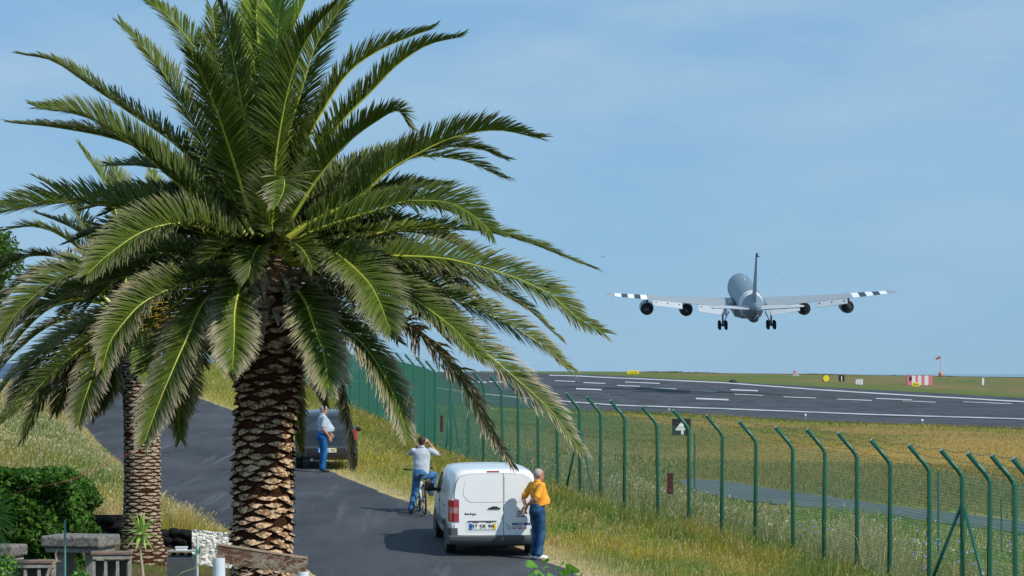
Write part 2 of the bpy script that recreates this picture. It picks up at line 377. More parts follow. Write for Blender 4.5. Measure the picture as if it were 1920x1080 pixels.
def asphalt(name, c0, c1, wear):
    m = bpy.data.materials.new(name); m.use_nodes = True; t = m.node_tree; b = t.nodes['Principled BSDF']; l = t.links.new
    b.inputs['Roughness'].default_value = .9; b.inputs['Specular IOR Level'].default_value = .25
    g = N(t, 'ShaderNodeNewGeometry')
    a1 = N(t, 'ShaderNodeTexNoise'); a1.inputs['Scale'].default_value = .35; a1.inputs['Detail'].default_value = 8; a1.inputs['Roughness'].default_value = .7
    mpn = N(t, 'ShaderNodeMapping'); mpn.inputs['Scale'].default_value = (1.0, .35, 1); mpn.inputs['Rotation'].default_value = (0, 0, R(-12))
    l(g.outputs['Position'], mpn.inputs[0]); l(mpn.outputs[0], a1.inputs['Vector'])
    r = N(t, 'ShaderNodeValToRGB'); r.color_ramp.elements[0].position = .38; r.color_ramp.elements[1].position = .66
    r.color_ramp.elements[0].color = (*c0, 1); r.color_ramp.elements[1].color = (*c1, 1); l(a1.outputs[0], r.inputs[0])
    a2 = N(t, 'ShaderNodeTexNoise'); a2.inputs['Scale'].default_value = 38; a2.inputs['Detail'].default_value = 3; l(g.outputs['Position'], a2.inputs['Vector'])
    mr = N(t, 'ShaderNodeMapRange'); mr.inputs[1].default_value = .3; mr.inputs[2].default_value = .7; mr.inputs[3].default_value = .72; mr.inputs[4].default_value = 1.3; l(a2.outputs[0], mr.inputs[0])
    mx = N(t, 'ShaderNodeMixRGB', blend_type='MULTIPLY'); mx.inputs[0].default_value = 1; l(r.outputs[0], mx.inputs[1]); l(mr.outputs[0], mx.inputs[2])
    a3 = N(t, 'ShaderNodeTexNoise'); a3.inputs['Scale'].default_value = 1.0; a3.inputs['Detail'].default_value = 4
    mp3 = N(t, 'ShaderNodeMapping'); mp3.inputs['Scale'].default_value = (3.2, .16, 1) if wear else (.02, .3, 1); mp3.inputs['Rotation'].default_value = (0, 0, R(-14) if wear else 0); l(g.outputs['Position'], mp3.inputs[0]); l(mp3.outputs[0], a3.inputs['Vector'])
    r3 = N(t, 'ShaderNodeMapRange'); r3.inputs[1].default_value = .58; r3.inputs[2].default_value = .75; r3.inputs[3].default_value = 0; r3.inputs[4].default_value = .5; l(a3.outputs[0], r3.inputs[0])
    m3 = N(t, 'ShaderNodeMixRGB'); m3.inputs[2].default_value = (c1[0] * 1.9, c1[1] * 1.85, c1[2] * 1.75, 1); l(r3.outputs[0], m3.inputs[0]); l(mx.outputs[0], m3.inputs[1])
    l(m3.outputs[0], b.inputs['Base Color'])
    bp = N(t, 'ShaderNodeBump'); bp.inputs['Strength'].default_value = .5; bp.inputs['Distance'].default_value = .01; l(a2.outputs[0], bp.inputs['Height']); l(bp.outputs[0], b.inputs['Normal'])
    return m
m_asph = asphalt('road_asphalt', (.032, .036, .043), (.070, .075, .084), True)
m_rw = asphalt('runway_asphalt', (.034, .038, .046), (.074, .082, .094), False)
m_path = asphalt('service_asphalt', (.085, .10, .11), (.12, .135, .145), False)
tag(npmesh('road', np.stack([Xr, YYr, Zr], -1).reshape(-1, 3), [quads], m_asph, smooth=True), 'dark asphalt country road curving up to the left', 'road', kind='structure')

def band(name, up, lo, x0, x1, m, lift, n=90, k=14, label=None, kind='structure', parent=None):
    pxs = np.linspace(x0, x1, n); V = []
    for px in pxs:
        a = hit(px, np.interp(px, *up)); b = hit(px, np.interp(px, *lo))
        for t in np.linspace(0, 1, k): V.append((a[0] * (1 - t) + b[0] * t, a[1] * (1 - t) + b[1] * t))
    V = np.array(V); z = ground(V[:, 0], V[:, 1]) + lift
    ix = np.arange(n * k).reshape(n, k); q = np.stack([ix[:-1, 1:], ix[1:, 1:], ix[1:, :-1], ix[:-1, :-1]], -1).reshape(-1, 4)
    o = npmesh(name, np.column_stack([V, z]), [q], m, parent=parent, smooth=True)
    return tag(o, label, None, kind=kind)
rwy = band('runway', FE_, NE_, 575, 2240, m_rw, .03, 120, 30, 'dark asphalt runway with white markings')
rwy['category'] = 'runway'
m_wpaint = mat('runway_paint', (.44, .46, .48), rough=.8, noise=.5, nscale=.25)
def shift(c, d): return (c[0], [q + d for q in c[1]])
def bandline(curve, hw0, hw1, x0, x1, n):
    up = (curve[0], [q - np.interp(p, [960, 1920], [hw0, hw1]) for p, q in zip(*curve)]); lo = (curve[0], [q + np.interp(p, [960, 1920], [hw0, hw1]) for p, q in zip(*curve)])
    return band('edge_line', up, lo, x0, x1, m_wpaint, .09, n, 2, None, None, rwy)
bandline(LA_, 1.0, .95, 575, 2240, 110); bandline(LB_, .8, 1.15, 1030, 2240, 100)
dashes = [(1094, 1135, 719.2, .9), (1172, 1237, 718.6, 1.0), (1080, 1128, 731, 1.7), (1157, 1200, 724.6, .9), (1224, 1268, 729.6, .9), (1296, 1345, 734.8, .9), (1305, 1366, 749.8, 1.7), (1370, 1421, 732.8, 1.4),
          (1377, 1431, 741.4, .9), (1469, 1530, 746.6, .8), (1569, 1635, 751.0, .8), (1642, 1710, 749.6, 1.0), (1692, 1754, 754.2, .7), (1806, 1898, 756.6, .7), (884, 912, 717.5, 1.5), (917, 944, 717.2, 1.0), (1040, 1078, 715.6, .9)]
for a, b, y, h in dashes:
    cv = lin((a, y - .02 * (b - a)), (b, y + .02 * (b - a)))
    h *= .82; band('runway_dash', shift(cv, -h), shift(cv, h), a, b, m_wpaint, .09, 6, 2, None, None, rwy)
pa = band('service_path', PU_, PL_, 1264, 2240, m_path, .015, 70, 6, 'narrow grey service path inside the fence'); pa['category'] = 'path'

# ------------------------------------------------------------------ perimeter fence
m_fence = mat('fence_green_paint', (.010, .105, .066), rough=.45, noise=.25, nscale=14, spec=.5)
m_wire = mat('fence_wire_green', (.012, .12, .08), rough=.5)
m_barb = mat('barbed_wire', (.06, .11, .09), rough=.5, metal=.2)
fence = empty('perimeter_fence', (FX[0], FY[0], FG[0]), label='tall dark green wire mesh airfield fence with bent posts', cat='fence')

def child(o, p):
    o.parent = p; o.matrix_parent_inverse = p.matrix_basis.inverted(); return o
AX, AZ = -.34, .36       # overhang of the bent arm
for i in range(len(FP)):
    x, y, t = FX[i], FY[i], FT[i]; g = g1(x, y) - .3; zb = t - AZ
    jt = random.uniform(-.035, .035); rr = .038
    s = MB(); s.tube([(x + jt, y, g), (x, y, zb - .08), (x - .03, y, zb - .01), (x - .085, y, zb + .07), (x + AX, y - .02, t)], rr, 12)
    child(s.build('post', m_fence, smooth=True), fence)
    s = MB(); s.tube([(x + AX - .004, y - .02, t + .004), (x + AX - .012, y - .02, t + .012)], rr * 1.04, 12); child(s.build('post_cap', mat('galvanised_cap', (.45, .52, .5), .5), smooth=True), fence)
def brace(i, dx1, dx2, h=.0):
    x, y, t = FX[i], FY[i], FT[i]; top = t - AZ - .45
    for dx, dy in ((dx1, .9), (dx2, -.9)):
        g = g1(x + dx, y + dy) - .2; s = MB(); s.tube([(x, y, top), (x + dx, y + dy, g)], .03, 10); child(s.build('brace', m_fence, smooth=True), fence)
brace(4, -.62, .42); brace(16, -.45, .45); brace(23, .32, -.2)
def prism_wires(P0, P1, r):
    P0 = np.asarray(P0); P1 = np.asarray(P1); n = len(P0); d = P1 - P0; d /= np.linalg.norm(d, axis=1)[:, None]
    a = np.where(np.abs(d[:, 2:3]) > .7, [[1.0, .3, 0]], [[0, 0, 1.0]]); u = np.cross(d, a); u /= np.linalg.norm(u, axis=1)[:, None]; w = np.cross(d, u)
    V = []
    for k in range(3):
        an = 2 * math.pi * k / 3; o = (u * math.cos(an) + w * math.sin(an)) * r; V += [P0 + o, P1 + o]
    V = np.stack(V, 1).reshape(-1, 3); b = np.arange(n)[:, None] * 6
    q = np.concatenate([b + np.array([[0, 2, 3, 1]]), b + np.array([[2, 4, 5, 3]]), b + np.array([[4, 0, 1, 5]])])
    return V, q
for i in range(len(FP) - 1):
    a0 = Vector((FX[i], FY[i], 0)); a1 = Vector((FX[i + 1], FY[i + 1], 0)); Lb = (a1 - a0).length
    t0, t1 = FT[i] - AZ, FT[i + 1] - AZ; P0, P1 = [], []
    nv = int(Lb / .05)
    for k in range(nv + 1):
        f = k / nv; p = a0.lerp(a1, f); top = t0 + (t1 - t0) * f
        P0.append((p.x - .04, p.y, top - 2.45)); P1.append((p.x - .04, p.y, top))
    for k in range(49):
        h = k * .05; wob = .006 * math.sin(k * 1.7 + i)
        P0.append((a0.x - .044, a0.y, t0 - h)); P1.append((a1.x - .044, a1.y, t1 - h + wob))
    V, q = prism_wires(P0, P1, .0026 if FY[i] < 80 else .0034)
    child(npmesh('mesh_panel', V, [q], m_wire), fence)
for k, f in enumerate((.12, .55, .97)):
    pts = []
    for i in range(len(FP)):
        b = Vector((FX[i] - .03, FY[i], FT[i] - AZ)); e = Vector((FX[i] + AX, FY[i] - .02, FT[i])); p = b.lerp(e, f); pts.append(p + Vector((0, 0, .042)))
        if i < len(FP) - 1:
            b2 = Vector((FX[i + 1] - .03, FY[i + 1], FT[i + 1] - AZ)); e2 = Vector((FX[i + 1] + AX, FY[i + 1] - .02, FT[i + 1])); p2 = b2.lerp(e2, f); pts.append((p + p2) / 2 + Vector((0, 0, .042 - .03 - .02 * random.random())))
    s = MB(); s.tube(pts, .0032, 4)
    for j in range(len(pts) - 1):
        for q in range(8):
            p = pts[j].lerp(pts[j + 1], (q + .5) / 8); s.box(p, (.035, .003, .003), (random.random() * 3, random.random() * 3, random.random() * 3))
    child(s.build('barbed_strand', m_barb), fence)

# ------------------------------------------------------------------ grasses (nobody could count them)
m_blade = mat('grass_blades', (1, 1, 1), rough=.7, attr=True, trans=.35, spec=.2)
def blades(name, x, y, h, w, c, label, lean=.35, seed=None, curl=.5, z=None):
    n = len(x); z = ground(x, y) - .02 if z is None else z
    th = rng.random(n) * 2 * math.pi; la = rng.random(n) * lean + .05; dx, dy = np.cos(th) * la + .10, np.sin(th) * la
    fa = rng.random(n) * math.pi; wx, wy = np.cos(fa) * w / 2, np.sin(fa) * w / 2 * .5
    B = np.stack([x, y, z], 1); W = np.stack([wx, wy, wx * 0], 1)
    M = B + np.stack([dx * h * .45, dy * h * .45, h * .6], 1); T = B + np.stack([dx * h * (1 + curl * .4), dy * h * (1 + curl * .4), h * (1 - la * .35)], 1)
    V = np.stack([B - W, B + W, M + W * .8, M - W * .8, T], 1)
    parts = [V]; cols = [np.repeat(c[:, None], 5, 1)]
    b = np.arange(n)[:, None] * 5; faces = [b + np.array([[0, 1, 2, 3]]), b + np.array([[3, 2, 4]])]
    V = V.reshape(-1, 3); cc = cols[0].reshape(-1, 3)
    if seed is not None:
        sel = np.where(rng.random(n) < seed[0])[0]; k = len(sel); Ts = T[sel]; Ms = M[sel]; d = Ts - Ms; hh = (h[sel] * seed[1])[:, None]
        d /= np.linalg.norm(d, axis=1)[:, None]; sw = (W[sel] / np.linalg.norm(W[sel], axis=1)[:, None]) * (w[sel] * seed[2])[:, None]
        S = np.stack([Ts - d * hh * .3, Ts + d * hh * .25 + sw, Ts + d * hh, Ts + d * hh * .25 - sw], 1).reshape(-1, 3)
        b2 = len(V) + np.arange(k)[:, None] * 4; faces.append(b2 + np.array([[0, 1, 2, 3]]))
        V = np.vstack([V, S]); cc = np.vstack([cc, np.repeat((c[sel] * .5 + np.array(seed[3]) * .5)[:, None], 4, 1).reshape(-1, 3)])
    o = npmesh(name, V, faces, m_blade, cc)
    return tag(o, label, 'grass', kind='stuff')
def sample(n, x0f, x1f, y0, y1, pw=1.6):
    u = rng.random(n); a = 1 - pw; y = (y0 ** a + u * (y1 ** a - y0 ** a)) ** (1 / a)
    lo, hi = x0f(y), x1f(y); wd = np.maximum(hi - lo, 0); keep = rng.random(n) < wd / max(wd.max(), .1)
    y = y[keep]; lo = lo[keep]; hi = hi[keep]; return lo + rng.random(len(y)) * (hi - lo), y
oF = np.argsort(FY); fence_x = lambda Y: np.interp(Y, FY[oF], FX[oF])
def vary(c, a=.25): return np.clip(1.18 * c * (1 + (rng.random((len(c), 1)) - .5) * 2 * a) * (1 + (rng.random((len(c), 3)) - .5) * .16), 0, 1)
C_G = np.array((.085, .15, .02)); C_YG = np.array((.29, .265, .035)); C_S = np.array((.52, .43, .22)); C_O = np.array((.34, .25, .07)); C_B = np.array((.26, .17, .08)); C_DG = np.array((.05, .10, .02))
def lerp3(a, b, t): t = np.clip(t, 0, 1)[:, None]; return a * (1 - t) + b * t
# A: verge between road and fence
x, y = sample(260000, lambda Y: XR(Y) - .05, lambda Y: fence_x(Y) + .3, 34, 165, 1.25)
e = x - XR(y); fx_ = fence_x(y) - x; k = fbm(x * .7, y * .35); k2 = fbm(x * 2.4 + 9, y * 1.5)
kp = rng.random(len(x)) < np.where(e < .9, .55, .9); x, y, e, fx_, k, k2 = (q[kp] for q in (x, y, e, fx_, k, k2))
h = np.clip(.05 + e * .16, .05, .34) * (.55 + .9 * k2) * (1 + .5 * (fx_ < 1.3)); h *= rng.random(len(x)) * .6 + .6
c = lerp3(C_YG * 1.1, C_G * 1.45, (k - .36) * 4.5); c = lerp3(c, C_O, (k2 - .50) * 2.4); c = lerp3(c, C_S * .95, 1 - e / 1.5); c = lerp3(c, C_YG * 1.15, np.clip((y - 62) / 20, 0, 1) * .5); c = np.where((rng.random(len(x)) < .10)[:, None], C_S, c)
blades('verge_grass', x, y, h, .0095 * (y / 50) * (1 + .6 * rng.random(len(x))), vary(c), 'mixed green and straw grass between the road and the green fence', seed=(.10, .13, .9, (.5, .42, .25)))
# B: wild growth beyond the fence
x, y = sample(330000, lambda Y: fence_x(Y) + .1, lambda Y: np.minimum(.24 * Y, fence_x(Y) + 26), 34, 118, 1.2)
px = 960 + F * x / y; z = ground(x, y); py = YH - F * z / y
lo = np.interp(px, *PL_); up = np.interp(px, *PU_)
k = fbm(x * .45 + 5, y * .22); k2 = fbm(x * 1.9 + 2, y * .9 + 8)
wild = (px < 1290) | (py > lo + 2); onp = (px > 1262) & (py > up - 1) & (py < lo + 1)
tall = np.clip(1.0 - (x - fence_x(y) - 1.0) / np.where(px < 1300, 7.0, 3.2), 0.0, 1) + .12
tall = np.where(px > 1480, tall * np.clip(.55 + 1.5 * np.exp(-((px - 1610) / 75) ** 2) + .5 * np.exp(-((px - 1200) / 60) ** 2) + 1.1 * (k - .4), .3, 1.7), tall)
tall = np.where((px >= 1290) & (py < up), .12, tall)
h = (.15 + .62 * tall * (k2 + .35)) * (rng.random(len(x)) * .6 + .55)
kp = (~onp) & ((rng.random(len(x)) < np.clip(tall + .25, 0, 1))); 
x, y, h, k, k2, px, z, tall = (q[kp] for q in (x, y, h, k, k2, px, z, tall))
c = lerp3(C_G * .95, C_YG * .8, (k - .42) * 3.0); c = lerp3(c, C_B * 1.3, (k2 - .52) * 3.2); c = lerp3(c, C_S, np.exp(-((px - 1600) / 90) ** 2) * .55 * np.clip((y < 58) * 1.0, 0, 1)); c = np.where((rng.random(len(x)) < .12 + .1 * k)[:, None], C_S, c)
pyb = YH - F * z / y; c = lerp3(c, np.array((.10, .20, .025)), ((px > 1480) & (tall < .5) & (pyb > np.interp(px, *PL_))) * .7); c = lerp3(c, np.array((.19, .18, .06)), ((px > 1270) & (pyb < np.interp(px, *PU_))) * .85)
blades('wild_meadow', x, y, h, .009 * (y / 50) * (1 + .7 * rng.random(len(x))), vary(c), 'tall wild grass and weeds growing just inside the fence', seed=(.16, .09, .9, (.60, .54, .38)), lean=.45)
# blue chicory and pale seed heads
n = 480; x, y = sample(n, lambda Y: fence_x(Y) + .1, lambda Y: fence_x(Y) + 3.6, 38, 66, 1.2); h0 = ground(x, y) + .25 + rng.random(len(x)) * .7
cl_ = np.where((rng.random(len(x)) < .72)[:, None], (.30, .34, .75), (.75, .72, .62)); kp = fbm(x * .8, y * .5) > .47; x, y, h0, cl_ = x[kp], y[kp], h0[kp], cl_[kp]; r_ = .012 + .016 * rng.random(len(x))
V = np.stack([np.stack([x + r_ * a, y + r_ * b * .4, h0 + r_ * c_], 1) for a, b, c_ in ((1, 0, .2), (0, 1, 1), (-1, 0, .1), (0, -1, -1))], 1).reshape(-1, 3); b_ = np.arange(len(x))[:, None] * 4
o = npmesh('wild_flowers', V, [b_ + np.array([[0, 1, 2, 3]])], m_blade, np.repeat(cl_[:, None], 4, 1).reshape(-1, 3)); tag(o, 'small blue and white flowers among the weeds behind the fence', 'flowers', kind='stuff')
# C: dry bank on the left of the road
x, y = sample(240000, lambda Y: np.maximum(-.24 * Y, XL(Y) - 22), lambda Y: XL(Y) - .0, 51.5, 160, 1.25)
e = XL(y) - x; k = fbm(x * .5 + 20, y * .25); k2 = fbm(x * 2 + 31, y * 1.2)
h = np.clip(.10 + e * .30, .08, .62) * (.45 + k2) * (rng.random(len(x)) * .5 + .6)
c = lerp3(C_S * .95, C_YG, (k - .42) * 5); c = lerp3(c, C_O, (k2 - .45) * 2.5); c = lerp3(c, C_G * 1.2, (fbm(x * .3 + 70, y * .15) - .46) * 6); c = lerp3(c, C_S, (rng.random(len(x)) < .22) * .8)
blades('dry_bank_grass', x, y, h, .011 * (y / 55) * (1 + .6 * rng.random(len(x))), vary(c), 'tall straw coloured grass on the bank left of the road', seed=(.22, .10, 1.0, (.66, .56, .36)), lean=.4)
# D: short tufts over the airfield
x, y = sample(165000, lambda Y: np.maximum(fence_x(np.minimum(Y, 150)) + 3, -.05 * Y), lambda Y: .29 * Y, 82, 255, 1.5)
z = ground(x, y); px = 960 + F * x / y; py = YH - F * z / y; kp = (py > np.interp(px, *NE_) - .3) & ~((px > 1262) & (py > np.interp(px, *PU_) - 1) & (py < np.interp(px, *PL_) + 1))
x, y, px, py = x[kp], y[kp], px[kp], py[kp]; k = fbm(x * .12 + 3, y * .05, 4); k2 = fbm(x * .10 + 50, y * .035, 3)
c = lerp3(np.array((.19, .175, .045)), np.array((.36, .245, .075)), (k - .36) * 4); c = lerp3(c, np.array((.12, .15, .035)), (k2 - .54) * 5); c = lerp3(c, np.array((.36, .26, .07)), np.exp(-((y - 130) / 42) ** 2) * np.clip((px - 1180) / 260, 0, 1) * .7); c = lerp3(c, np.array((.13, .155, .04)), np.clip((1320 - px) / 300, 0, 1) * .6)
blades('airfield_turf', x, y, (.07 + .10 * rng.random(len(x))) * (1 + (py < np.interp(px, *NE_) + 4)), .016 * (y / 60), vary(c), 'mown tan and green turf between the runway and the fence', lean=.5)
# E: scrub along the far edge of the plateau
n = 9000; px = rng.random(n) * 1150 + 900; y = 735 + rng.random(n) * 30; x = (px - 960) * y / F; k = fbm(px * .022, px * 0 + 3); h = .12 + 1.0 * np.clip(k - .5, 0, 1)
kp = np.hypot(px - 1265, 0) < 14; h = np.where(kp, .7 * rng.random(n), h)
c = lerp3(np.array((.10, .12, .05)), np.array((.19, .15, .08)), (k - .4) * 3)
blades('plateau_scrub', x, y, h * (rng.random(n) * .6 + .5), np.full(n, .5), vary(c), 'low scrub along the far edge of the airfield', lean=.5)
# F: garden weeds
x, y = sample(9000, lambda Y: Y * 0 - 11, lambda Y: XL(Y) - 1.2, 36, 49, 1.3); k = fbm(x * 2, y * 2)
blades('garden_weeds', x, y, .05 + .13 * k * rng.random(len(x)), np.full(len(x), .012), vary(lerp3(C_G, C_O, (k - .4) * 3)), 'low weeds on the garden soil round the smaller palm')
# ------------------------------------------------------------------ palms
m_leaf = mat('palm_leaflet', (1, 1, 1), rough=.5, attr=True, trans=.30, spec=.25)
m_rach = mat('palm_midrib', (.38, .40, .045), rough=.45, noise=.2, nscale=6)
m_rdry = mat('palm_midrib_dry', (.36, .26, .13), rough=.7)
def frond(parent, pts, L=.42, w=.023, n=185, roll=0.0, dry=.35, vee=30, dark=1.0, start=.14, rr=.0145, gap=.07, fold=1.0, shaggy=0.0, fwd=1.0):
    S, LN = catmull(pts, n); T = np.gradient(S, axis=0); T /= np.linalg.norm(T, axis=1)[:, None]
    B = np.cross(T, [0, 0, 1.0]); bl = np.linalg.norm(B, axis=1)[:, None]
    ref = np.array([T[-1][1], -T[-1][0], 0]); ref = ref / (np.linalg.norm(ref) + 1e-6)
    B = B / np.maximum(bl, 1e-4); B = np.where(bl < .15, ref, B)
    for i in range(1, n):
        if B[i] @ B[i - 1] < 0: B[i] = -B[i]
    for _ in range(3): B[1:-1] = (B[:-2] + B[1:-1] * 2 + B[2:]) / 4
    B -= T * (B * T).sum(1)[:, None]; B /= np.linalg.norm(B, axis=1)[:, None]; Nn = np.cross(B, T)
    if Nn[n // 3, 2] < 0: Nn = -Nn
    rl = R(roll); B, Nn = B * math.cos(rl) + Nn * math.sin(rl), Nn * math.cos(rl) - B * math.sin(rl)
    t = np.linspace(0, 1, n); Vs, Cs = [], []
    for side in (-1, 1):
        for sub in (0, .5):
            ok = (t > start) & (rng.random(n) > gap * (1 + shaggy * 2)); i = np.where(ok)[0]; tt = t[i]; k = len(i)
            p = S[i] + T[i] * sub * (LN / n); s_ = (tt - start) / (1 - start)
            ln = 1.14 * L * np.clip(.55 + s_ * 2.2, 0, 1) * np.clip((1.03 - s_) * 3.0, .38, 1) ** .6 * (.86 + .28 * rng.random(k)); ln = np.where(s_ > .93, ln * .8, ln)
            A = R(1) * (68 - 40 * s_ * fwd + rng.normal(0, 4 + 10 * shaggy, k)); Vv = R(1) * (vee + rng.normal(0, 9 + 16 * shaggy, k)) * (1 - .35 * s_)
            d = T[i] * np.cos(A)[:, None] + B[i] * (side * np.sin(A) * np.cos(Vv))[:, None] + Nn[i] * (np.sin(A) * np.sin(Vv))[:, None]
            d /= np.linalg.norm(d, axis=1)[:, None]; wv = T[i] - d * (T[i] * d).sum(1)[:, None]; wv /= np.maximum(np.linalg.norm(wv, axis=1)[:, None], .05)
            wv = wv + Nn[i] * rng.normal(0, .25 + shaggy, (k, 1)); ww = (w * (.8 + .4 * rng.random(k)) * (.65 + .35 * (1 - s_)))[:, None] / 2
            g = np.array([0, 0, -1.0]); l_ = ln[:, None]; dr = .10 + .25 * shaggy
            M1 = p + d * l_ * .38; M2 = p + d * l_ * .74 + g * l_ * dr * .35; E = p + d * l_ * .98 + g * l_ * dr * .9
            Vs.append(np.stack([p - wv * ww * .6, p + wv * ww * .6, M1 + wv * ww, M1 - wv * ww, M2 + wv * ww * .75, M2 - wv * ww * .75, E], 1))
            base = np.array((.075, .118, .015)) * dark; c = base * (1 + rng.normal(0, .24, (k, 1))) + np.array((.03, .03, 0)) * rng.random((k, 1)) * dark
            tip = np.array((.82, .66, .50)); dd = np.clip((dry * 1.25) ** 1.6 * (.7 + .9 * rng.random(k) + .4 * s_), 0, 1)[:, None]
            alld = (rng.random(k) < shaggy * .7)[:, None]; c = np.where(alld, np.array((.34, .25, .13)) * (.7 + .5 * rng.random((k, 1))), c)
            c1 = c * (1 - dd * .12) + tip * dd * .12; c2 = c * (1 - dd * .55) + tip * dd * .55; c3 = c * (1 - dd) + tip * dd
            Cs.append(np.stack([c, c, c, c, c1 * .5 + c2 * .5, c1 * .5 + c2 * .5, c3], 1))
    V = np.concatenate(Vs); K = len(V); b = np.arange(K)[:, None] * 7
    V = V.reshape(-1, 3); Cc = np.clip(np.concatenate(Cs).reshape(-1, 3), 0, 1)
    q = np.concatenate([b + np.array([[0, 1, 2, 3]]), b + np.array([[3, 2, 4, 5]])]); tr = b + np.array([[5, 4, 6]])
    s = MB(); ix = np.linspace(0, n - 1, 26).astype(int); s.tube([tuple(S[i]) for i in ix], [rr * (1.9 * (1 - j / 25) ** 2.2 + .85 * (1 - j / 25) + .16) for j in range(26)], 6)
    nb = len(V); Vr = np.array(s.v); Fr4 = np.array([f for f in s.f if len(f) == 4]) + nb
    Vall = np.vstack([V, Vr]); Call = np.vstack([Cc, np.full((len(Vr), 3), .3)])
    o = npmesh('frond', Vall, [q, Fr4, tr], [m_leaf, m_rdry if shaggy > .5 else m_rach], Call, midx=[0] * len(q) + [1] * len(Fr4) + [0] * len(tr))
    return child(o, parent)

def fpts(pl, Y0, dep):
    """traced midrib: pixel points, depth (m) of the tip behind (+) or before (-) the trunk"""
    out = []; d = [0]
    for a, b in zip(pl[:-1], pl[1:]): d.append(d[-1] + math.hypot(b[0] - a[0], b[1] - a[1]))
    for (px, py), s in zip(pl, d): out.append(P(px, py, Y0 + dep * (s / d[-1]) ** 1.15))
    return out

m_core = mat('palm_trunk_fibre', (.055, .022, .012), rough=.95, noise=.5, nscale=22, bump=1.0, bscale=55, spec=.1, bdist=.03)
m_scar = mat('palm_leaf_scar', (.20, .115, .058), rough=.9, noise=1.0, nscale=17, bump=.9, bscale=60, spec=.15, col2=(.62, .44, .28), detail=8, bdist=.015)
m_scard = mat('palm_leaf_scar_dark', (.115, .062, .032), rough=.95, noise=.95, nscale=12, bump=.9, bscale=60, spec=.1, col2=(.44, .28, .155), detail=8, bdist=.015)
m_scar2 = mat('palm_leaf_scar_grey', (.18, .135, .09), rough=.9, noise=.9, nscale=16, bump=.7, bscale=60, spec=.15, col2=(.40, .32, .225), detail=8, bdist=.01)
m_fib = mat('palm_dry_fibre', (.20, .13, .075), rough=.95, noise=.5, nscale=15, bump=.6, bscale=50)
def palm_trunk(parent, axis, Y0, scars, rows, per, sw, sh, proud, ms, rough_top=0.0, jit=1.0):
    """axis: [(px, py, radius_m)] from the bottom up"""
    pts = [P(a, b, Y0) for a, b, _ in axis]; zs = [p.z for p in pts]
    fx = lambda z: np.interp(z, zs, [p.x for p in pts]); fr = lambda z: np.interp(z, zs, [a[2] for a in axis])
    z0, z1 = zs[0], zs[-1]; n, k = 48, int((z1 - z0) / .05); rings = []
    for i in range(k + 1):
        z = z0 + (z1 - z0) * i / k; rg = []
        for j in range(n):
            a = 2 * math.pi * j / n; r = fr(z) - proud * .75 + (vnoise(j * .9, z * 14) - .5) * .035
            rg.append((fx(z) + r * math.cos(a), Y0 + r * math.sin(a), z))
        rings.append(rg)
    s = MB(); s.mi = 0; s.loft(rings); s.mi = 1
    dz = (z1 - z0) / rows
    for i in range(rows):
        for j in range(per):
            f = i / rows; jt = jit * (1 + rough_top * max(0, f - .62) * 6)
            z = z0 + (i + .5) * dz + random.gauss(0, dz * .10) * jt; a0 = 2 * math.pi * (j + .5 * (i % 2)) / per + random.gauss(0, .035) * jt
            r = fr(z); W = sw * random.uniform(.86 - .16 * (jit > 1), 1.08) / r / 2; H = sh * random.uniform(.75, 1.15) * (1 + rough_top * max(0, f - .7) * 1.5); pr = proud * random.uniform(.7, 1.25) * (1 + rough_top * max(0, f - .6) * 3)
            if random.random() < .045 * jit: continue
            m = 9; up, mid, lo, back_u, back_l = [], [], [], [], []
            for q in range(m):
                t = -1 + 2 * q / (m - 1); a = a0 + t * W; e = max(0, 1 - abs(t) ** 1.5) * random.uniform(.78, 1.15); w1 = random.uniform(.5, 1.5)
                def pt(rad, zz): return (fx(zz) + rad * math.cos(a), Y0 + rad * math.sin(a), zz)
                zt = z + H * .30 * e * w1; zl = z - H * .62 * e - .004
                up.append(pt(r - proud * .55 + pr * .25 * e, zt)); mid.append(pt(r - proud * .35 + pr * .75 * e, z - H * .1 * e)); lo.append(pt(r - proud * .3 + pr * 1.0 * e, zl))
                back_l.append(pt(r - proud * 1.2, zl - .012 * e)); back_u.append(pt(r - proud * 1.2, zt + .02))
            vs = back_u + up + mid + lo + back_l
            fs = [(b * m + q, b * m + q + 1, (b + 1) * m + q + 1, (b + 1) * m + q) for b in range(4) for q in range(m - 1)]
            b0_ = len(s.v); s.mi = 0; s.add(vs, [f for f in fs if f[0] < m or f[0] >= 3 * m]); s.mi = 1
            for f in fs:
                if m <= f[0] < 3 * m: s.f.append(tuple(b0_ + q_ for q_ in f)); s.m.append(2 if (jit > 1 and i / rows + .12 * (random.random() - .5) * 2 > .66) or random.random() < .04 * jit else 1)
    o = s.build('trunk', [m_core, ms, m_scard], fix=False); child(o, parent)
    bm = bmesh.new(); bm.from_mesh(o.data); bmesh.ops.recalc_face_normals(bm, faces=bm.faces); bm.to_mesh(o.data); bm.free()
    return o

YP = 33.0
b1 = P(487, 1190, YP)
palm1 = empty('palm_tree', b1, label='large foreground palm with thick scarred trunk and bleached frond tips', cat='palm tree', group='palm trees beside the road')
palm_trunk(palm1, [(486, 1230, .40), (488, 1120, .39), (490, 1060, .385), (493, 900, .385), (498, 800, .38), (505, 700, .40), (511, 630, .42), (512, 575, .40), (510, 530, .34)], YP, 0, 62, 9, .285, .074, .046, m_scar, rough_top=.8, jit=1.9)
